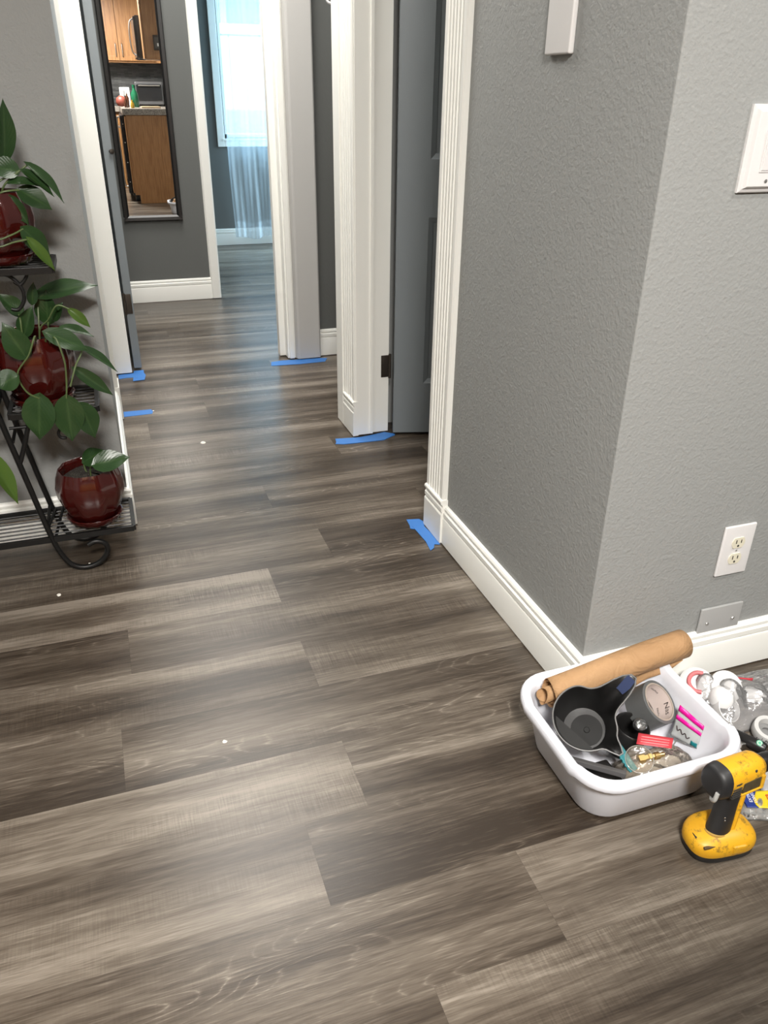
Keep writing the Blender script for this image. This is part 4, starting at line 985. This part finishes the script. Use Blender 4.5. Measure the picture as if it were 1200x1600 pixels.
def pads_pack():
    r = thing('hardware_pack', 'clear pack with a blue and yellow label lying right of the drill', 'pack')
    A = on((.992, .790, .012), (1.060, .772, .012), (1.045, .712, .010), (.972, .742, .010))
    e = lambda u, v: (math.sin(math.pi*min(max(u, .001), .999))*math.sin(math.pi*min(max(v, .001), .999)))**.5
    fn = lambda u, v: A(u, v) + Vector((0, 0, -.009 + e(u, v)*(.014+.002*math.sin(u*19+v*7))))
    sheet(fn, 22, 16, 'film', clear('pack_film', haze=.2, hazecol=(.8, .8, .78), rough=.08), r)
    lab = on((1.003, .787, .0115), (1.066, .771, .0115), (1.052, .728, .0125), (.990, .752, .0125))
    up = Vector((0, 0, .004))
    wave = lambda u: .42 + .14*math.sin(u*3.0+2.6)
    sheet(lambda u, v: lab(u*wave(v), v) + up, 8, 12, 'blue_label', mat('blue_label', (.012, .035, .22), .4), r)
    sheet(lambda u, v: lab(wave(v) + u*(1-wave(v)), v) + up, 8, 12, 'yellow_label', mat('yellow_label', (.80, .58, .02), .4), r)
    fx = (lab(.9, .5)-lab(.1, .5)).normalized()
    tdir = Vector((.35, .94, 0)).normalized(); side = Vector((0, 0, 1)).cross(tdir)
    def tm(p): return Matrix(((tdir.x, side.x, 0, p.x), (tdir.y, side.y, 0, p.y), (0, 0, 1, p.z), (0, 0, 0, 1)))
    text_mesh('printing', 'lara', .018, mat('red_print', (.55, .02, .02), .5), tm(lab(.74, .52)+up+Vector((0, 0, .001))), r)
    wp = mat('white_print', (.8, .8, .85), .5)
    text_mesh('printing', 'EXTRA', .0085, wp, tm(lab(.20, .34)+up+Vector((0, 0, .001))), r)
    text_mesh('printing', 'LONG', .0085, wp, tm(lab(.33, .40)+up+Vector((0, 0, .001))), r)
    for i in range(5):
        q = A(.15+.17*i, .82); MB().lathe([(.0, .0), (.006, .0), (.007, .003), (.005, .006), (.0, .0065)], 14, Matrix.Translation((q.x, q.y, .0025)), cap0=False, cap1=False).build('stud', M['steel'], r, smooth=50)
pads_pack()
# ================================================================ kitchen behind the viewer, seen in the mirror
oak = mat('honey_oak', (.34, .165, .06), .4); n = N(oak); co = n.obj(); mp = n.n('ShaderNodeMapping'); mp.inputs['Scale'].default_value = (22, 22, 1.6); n.l(co, mp.inputs[0])
n.l(n.ramp(n.noise(mp.outputs[0], 3.0, 4, .6), [(.3, (.24, .105, .035)), (.55, (.36, .175, .065)), (.75, (.43, .22, .085))]), n.b.inputs['Base Color'])
granite = mat('grey_granite', (.25, .22, .19), .25); n = N(granite); co = n.obj(); n.l(n.ramp(n.noise(co, 120, 4, .7), [(.35, (.08, .07, .06)), (.5, (.24, .21, .18)), (.65, (.42, .38, .33))]), n.b.inputs['Base Color'])
app_black = mat('black_appliance', (.012, .012, .013), .2)
def cab_door(x0, x1, z0, z1, y, parent, hx):
    b = MB(); b.box(x0, x1, y, y+.02, z0, z1, .004)
    o = b.build('door', oak, parent)
    f = MB(); w = .055
    for a in ((x0, x0+w, z0, z1), (x1-w, x1, z0, z1), (x0+w, x1-w, z0, z0+w), (x0+w, x1-w, z1-w, z1)): f.box(a[0], a[1], y+.018, y+.026, a[2], a[3], .003)
    f.build('door_frame', oak, o)
    MB().tube(spline([(hx, y+.024, z0+.05), (hx, y+.05, z0+.06), (hx, y+.05, z0+.19), (hx, y+.024, z0+.20)], 4), .005, 8).build('handle', M['steel'], o, smooth=60)
KX = -.148
def kitchen():
    before = set(D.objects)
    r = thing('base_cabinet', 'honey oak base cabinet end panel under the granite worktop, reflected in the mirror', 'cabinet')
    MB().box(.495, 1.12, -.34, -.03, .10, .962).build('body', oak, r); MB().box(.55, 1.12, -.34, -.03, .004, .10).build('toe_kick', oak, r)
    MB().box(.478, .495, -.335, -.06, .12, .95, .003).build('door', oak, r)
    r = thing('wine_cooler', 'black appliance with a long vertical steel handle beside the oak end panel, in the mirror', 'appliance')
    MB().box(.47, 1.11, -1.0, -.345, .06, .958, .004).build('body', app_black, r); MB().box(.428, .47, -1.0, -.345, .09, .955, .006).build('door', app_black, r)
    MB().box(.50, 1.0, -1.0, -.345, .004, .06).build('base', app_black, r)
    MB().tube(spline([(.43, -.40, .93), (.395, -.40, .90), (.392, -.40, .5), (.395, -.40, .20), (.43, -.40, .17)], 6), .009, 8).build('handle', M['steel'], r, smooth=60)
    for z in (.22, .44, .66, .86): MB().lathe([(.006, 0), (.006, .004), (.003, .005)], 10, frame((.455, -.345, z), (0, 1, 0))).build('screw', M['screw'], r)
    r = thing('oven', 'black range further along the oak cabinet run, in the mirror', 'oven'); MB().box(.45, 1.11, -1.78, -1.005, .004, .96, .006).build('body', app_black, r)
    MB().tube([(.42, -1.70, .80), (.42, -1.08, .80)], .01, 8).build('handle', M['steel'], r, smooth=60); MB().box(.43, .452, -1.74, -1.04, .12, .84, .004).build('door', app_black, r)
    o = tag(MB().box(.462, 1.122, -2.62, -.012, .963, 1.030, .006).build('worktop', granite), 'grey granite worktop on the oak base cabinets, in the mirror', 'worktop')
    r = thing('base_cabinet', 'honey oak base cabinets along the rear kitchen wall, in the mirror', 'cabinet'); MB().box(-1.6, .45, -2.62, -1.98, .004, .962).build('body', oak, r)
    for i in range(4): cab_door(-1.58+.5*i, -1.10+.5*i, .12, .94, -1.98, r, -1.14+.5*i)
    tag(MB().box(-1.62, .4615, -2.62, -1.95, .963, 1.030, .006).build('worktop', granite), 'grey granite worktop along the rear kitchen wall, in the mirror', 'worktop')
    sp = mat('dark_mosaic', (.05, .05, .05), .3); n = N(sp); co = n.obj(); mp = n.n('ShaderNodeMapping'); mp.inputs['Rotation'].default_value = (math.pi/2, 0, 0); n.l(co, mp.inputs[0])
    br = n.n('ShaderNodeTexBrick'); n.l(mp.outputs[0], br.inputs[0]); br.inputs['Scale'].default_value = 9; br.inputs['Row Height'].default_value = .16; br.inputs['Brick Width'].default_value = .9; br.inputs['Mortar Size'].default_value = .008
    br.inputs['Color1'].default_value = (.035, .035, .036, 1); br.inputs['Color2'].default_value = (.11, .11, .108, 1); br.inputs['Mortar'].default_value = (.02, .02, .02, 1); n.l(br.outputs[0], n.b.inputs['Base Color'])
    struct(MB().box(-1.62, 1.12, -2.62, -2.61, 1.031, 1.56).build('trim_12', sp))
    r = thing('wall_cabinet', 'honey oak two door wall cabinet over the backsplash, in the mirror', 'cabinet')
    MB().box(-.36, 1.12, -2.61, -2.30, 1.56, 2.40).build('body', oak, r)
    for a, b_, h in ((-.35, .105, .07), (.11, .555, .515), (.560, 1.02, .60)): cab_door(a, b_, 1.58, 2.36, -2.30, r, h)
    r = thing('wall_cabinet', 'honey oak wall cabinet side with a small dark frame on it, in the mirror', 'cabinet')
    MB().box(.80, 1.12, -.42, -.06, 1.53, 2.40, .01, 3).build('body', oak, r); MB().box(.782, .80, -.41, -.07, 1.54, 2.38, .003).build('door', oak, r)
    r = thing('small_frame', 'small dark frame on the oak wall cabinet side, in the mirror', 'picture frame')
    MB().box(.895, .99, -.059, -.047, 1.62, 1.77, .004).build('frame', mat('dark_brown_frame', (.045, .03, .022), .5), r); MB().box(.91, .975, -.0475, -.046, 1.64, 1.75).build('print', mat('dark_print', (.08, .07, .06), .5), r)
    MB().box(.935, .962, -.0462, -.0450, 1.66, 1.69).build('pale_patch', paper_w, r)
    r = thing('microwave', 'black microwave with a curved steel handle beside the oak wall cabinet, in the mirror', 'microwave')
    MB().box(.735, 1.12, -1.1, -.425, 1.55, 1.98, .004).build('body', app_black, r); MB().box(.715, .735, -1.1, -.43, 1.56, 1.97, .004).build('door', app_black, r)
    MB().tube(spline([(.715, -.50, 1.58), (.675, -.50, 1.62), (.660, -.50, 1.77), (.675, -.50, 1.91), (.715, -.50, 1.95)], 6), .008, 8).build('handle', M['steel'], r, smooth=60)
    r = thing('toaster_oven', 'steel trimmed toaster oven on the granite worktop, in the mirror', 'toaster oven')
    MB().box(.70, 1.08, -2.55, -2.25, 1.045, 1.335, .02, 3).build('shell', mat('dark_steel', (.16, .16, .165), .35, .6), r); MB().box(.725, 1.06, -2.252, -2.236, 1.10, 1.30, .006).build('glass_door', app_black, r)
    MB().tube([(.75, -2.215, 1.285), (1.04, -2.215, 1.285)], .007, 8).build('handle', M['steel'], r, smooth=60)
    for x in (.73, 1.05): MB().box(x-.015, x+.015, -2.5, -2.3, 1.0305, 1.046).build('foot', app_black, r)
    r = thing('napkin_pack', 'white paper pack on the granite worktop left of the bottles, in the mirror', 'paper pack'); MB().box(.49, .62, -2.0, -1.9, 1.0305, 1.26, .012).build('pack', paper_w, r); MB().box(.53, .56, -1.899, -1.897, 1.05, 1.22).build('printed_band', mat('grey_print', (.25, .25, .25), .5), r)
    def bottle(name, lab, x, y, h, rad, m, capm):
        q = thing(name, lab, 'bottle', 'bottles on the worktop'); z = 1.0305
        MB().lathe([(rad*.9, 0), (rad, .004), (rad, h*.62), (rad*.45, h*.78), (rad*.4, h*.9)], 20, Matrix.Translation((x, y, z))).build('bottle_body', m, q, smooth=50); MB().lathe([(rad*.46, h*.9), (rad*.46, h), (rad*.3, h*1.005)], 16, Matrix.Translation((x, y, z))).build('cap', capm, q, smooth=50)
    gm = mat('green_bottle', (.01, .10, .045), .25); ym = mat('yellow_jar', (.62, .38, .04), .4); bm_ = mat('brown_bottle', (.09, .03, .015), .25); dm = mat('dark_cap', (.03, .03, .03), .4)
    bottle('green_bottle', 'tall green bottle in front of the toaster oven, in the mirror', .655, -1.15, .25, .045, gm, gm)
    bottle('yellow_jar', 'short yellow jar in front of the tall green bottle, in the mirror', .595, -.45, .085, .022, ym, ym)
    bottle('spice_bottle', 'small brown spice bottle left of the yellow jar, in the mirror', .53, -.80, .13, .020, bm_, dm)
    bottle('sauce_bottle', 'slim brown sauce bottle in front of the white paper pack, in the mirror', .555, -1.0, .17, .022, bm_, paper_w)
    tag(MB().lathe([(0, 0), (.05, .01), (.07, .05), (.06, .10), (.02, .13), (0, .125)], 24, Matrix.Translation((.49, -1.45, 1.0305)), cap0=False, cap1=False).build('red_fruit', mat('dull_red', (.20, .045, .03), .5), smooth=60), 'dull red round thing at the left end of the worktop, in the mirror', 'fruit')
    tag(MB().box(.70, .92, -.75, -.45, 1.0305, 1.048, .004).build('cutting_board', mat('pale_wood', (.55, .42, .27), .5)), 'pale wooden cutting board on the worktop before the toaster oven, in the mirror', 'cutting board')
    for o in set(D.objects) - before:
        if o.parent is None: o.location.x += KX
kitchen()
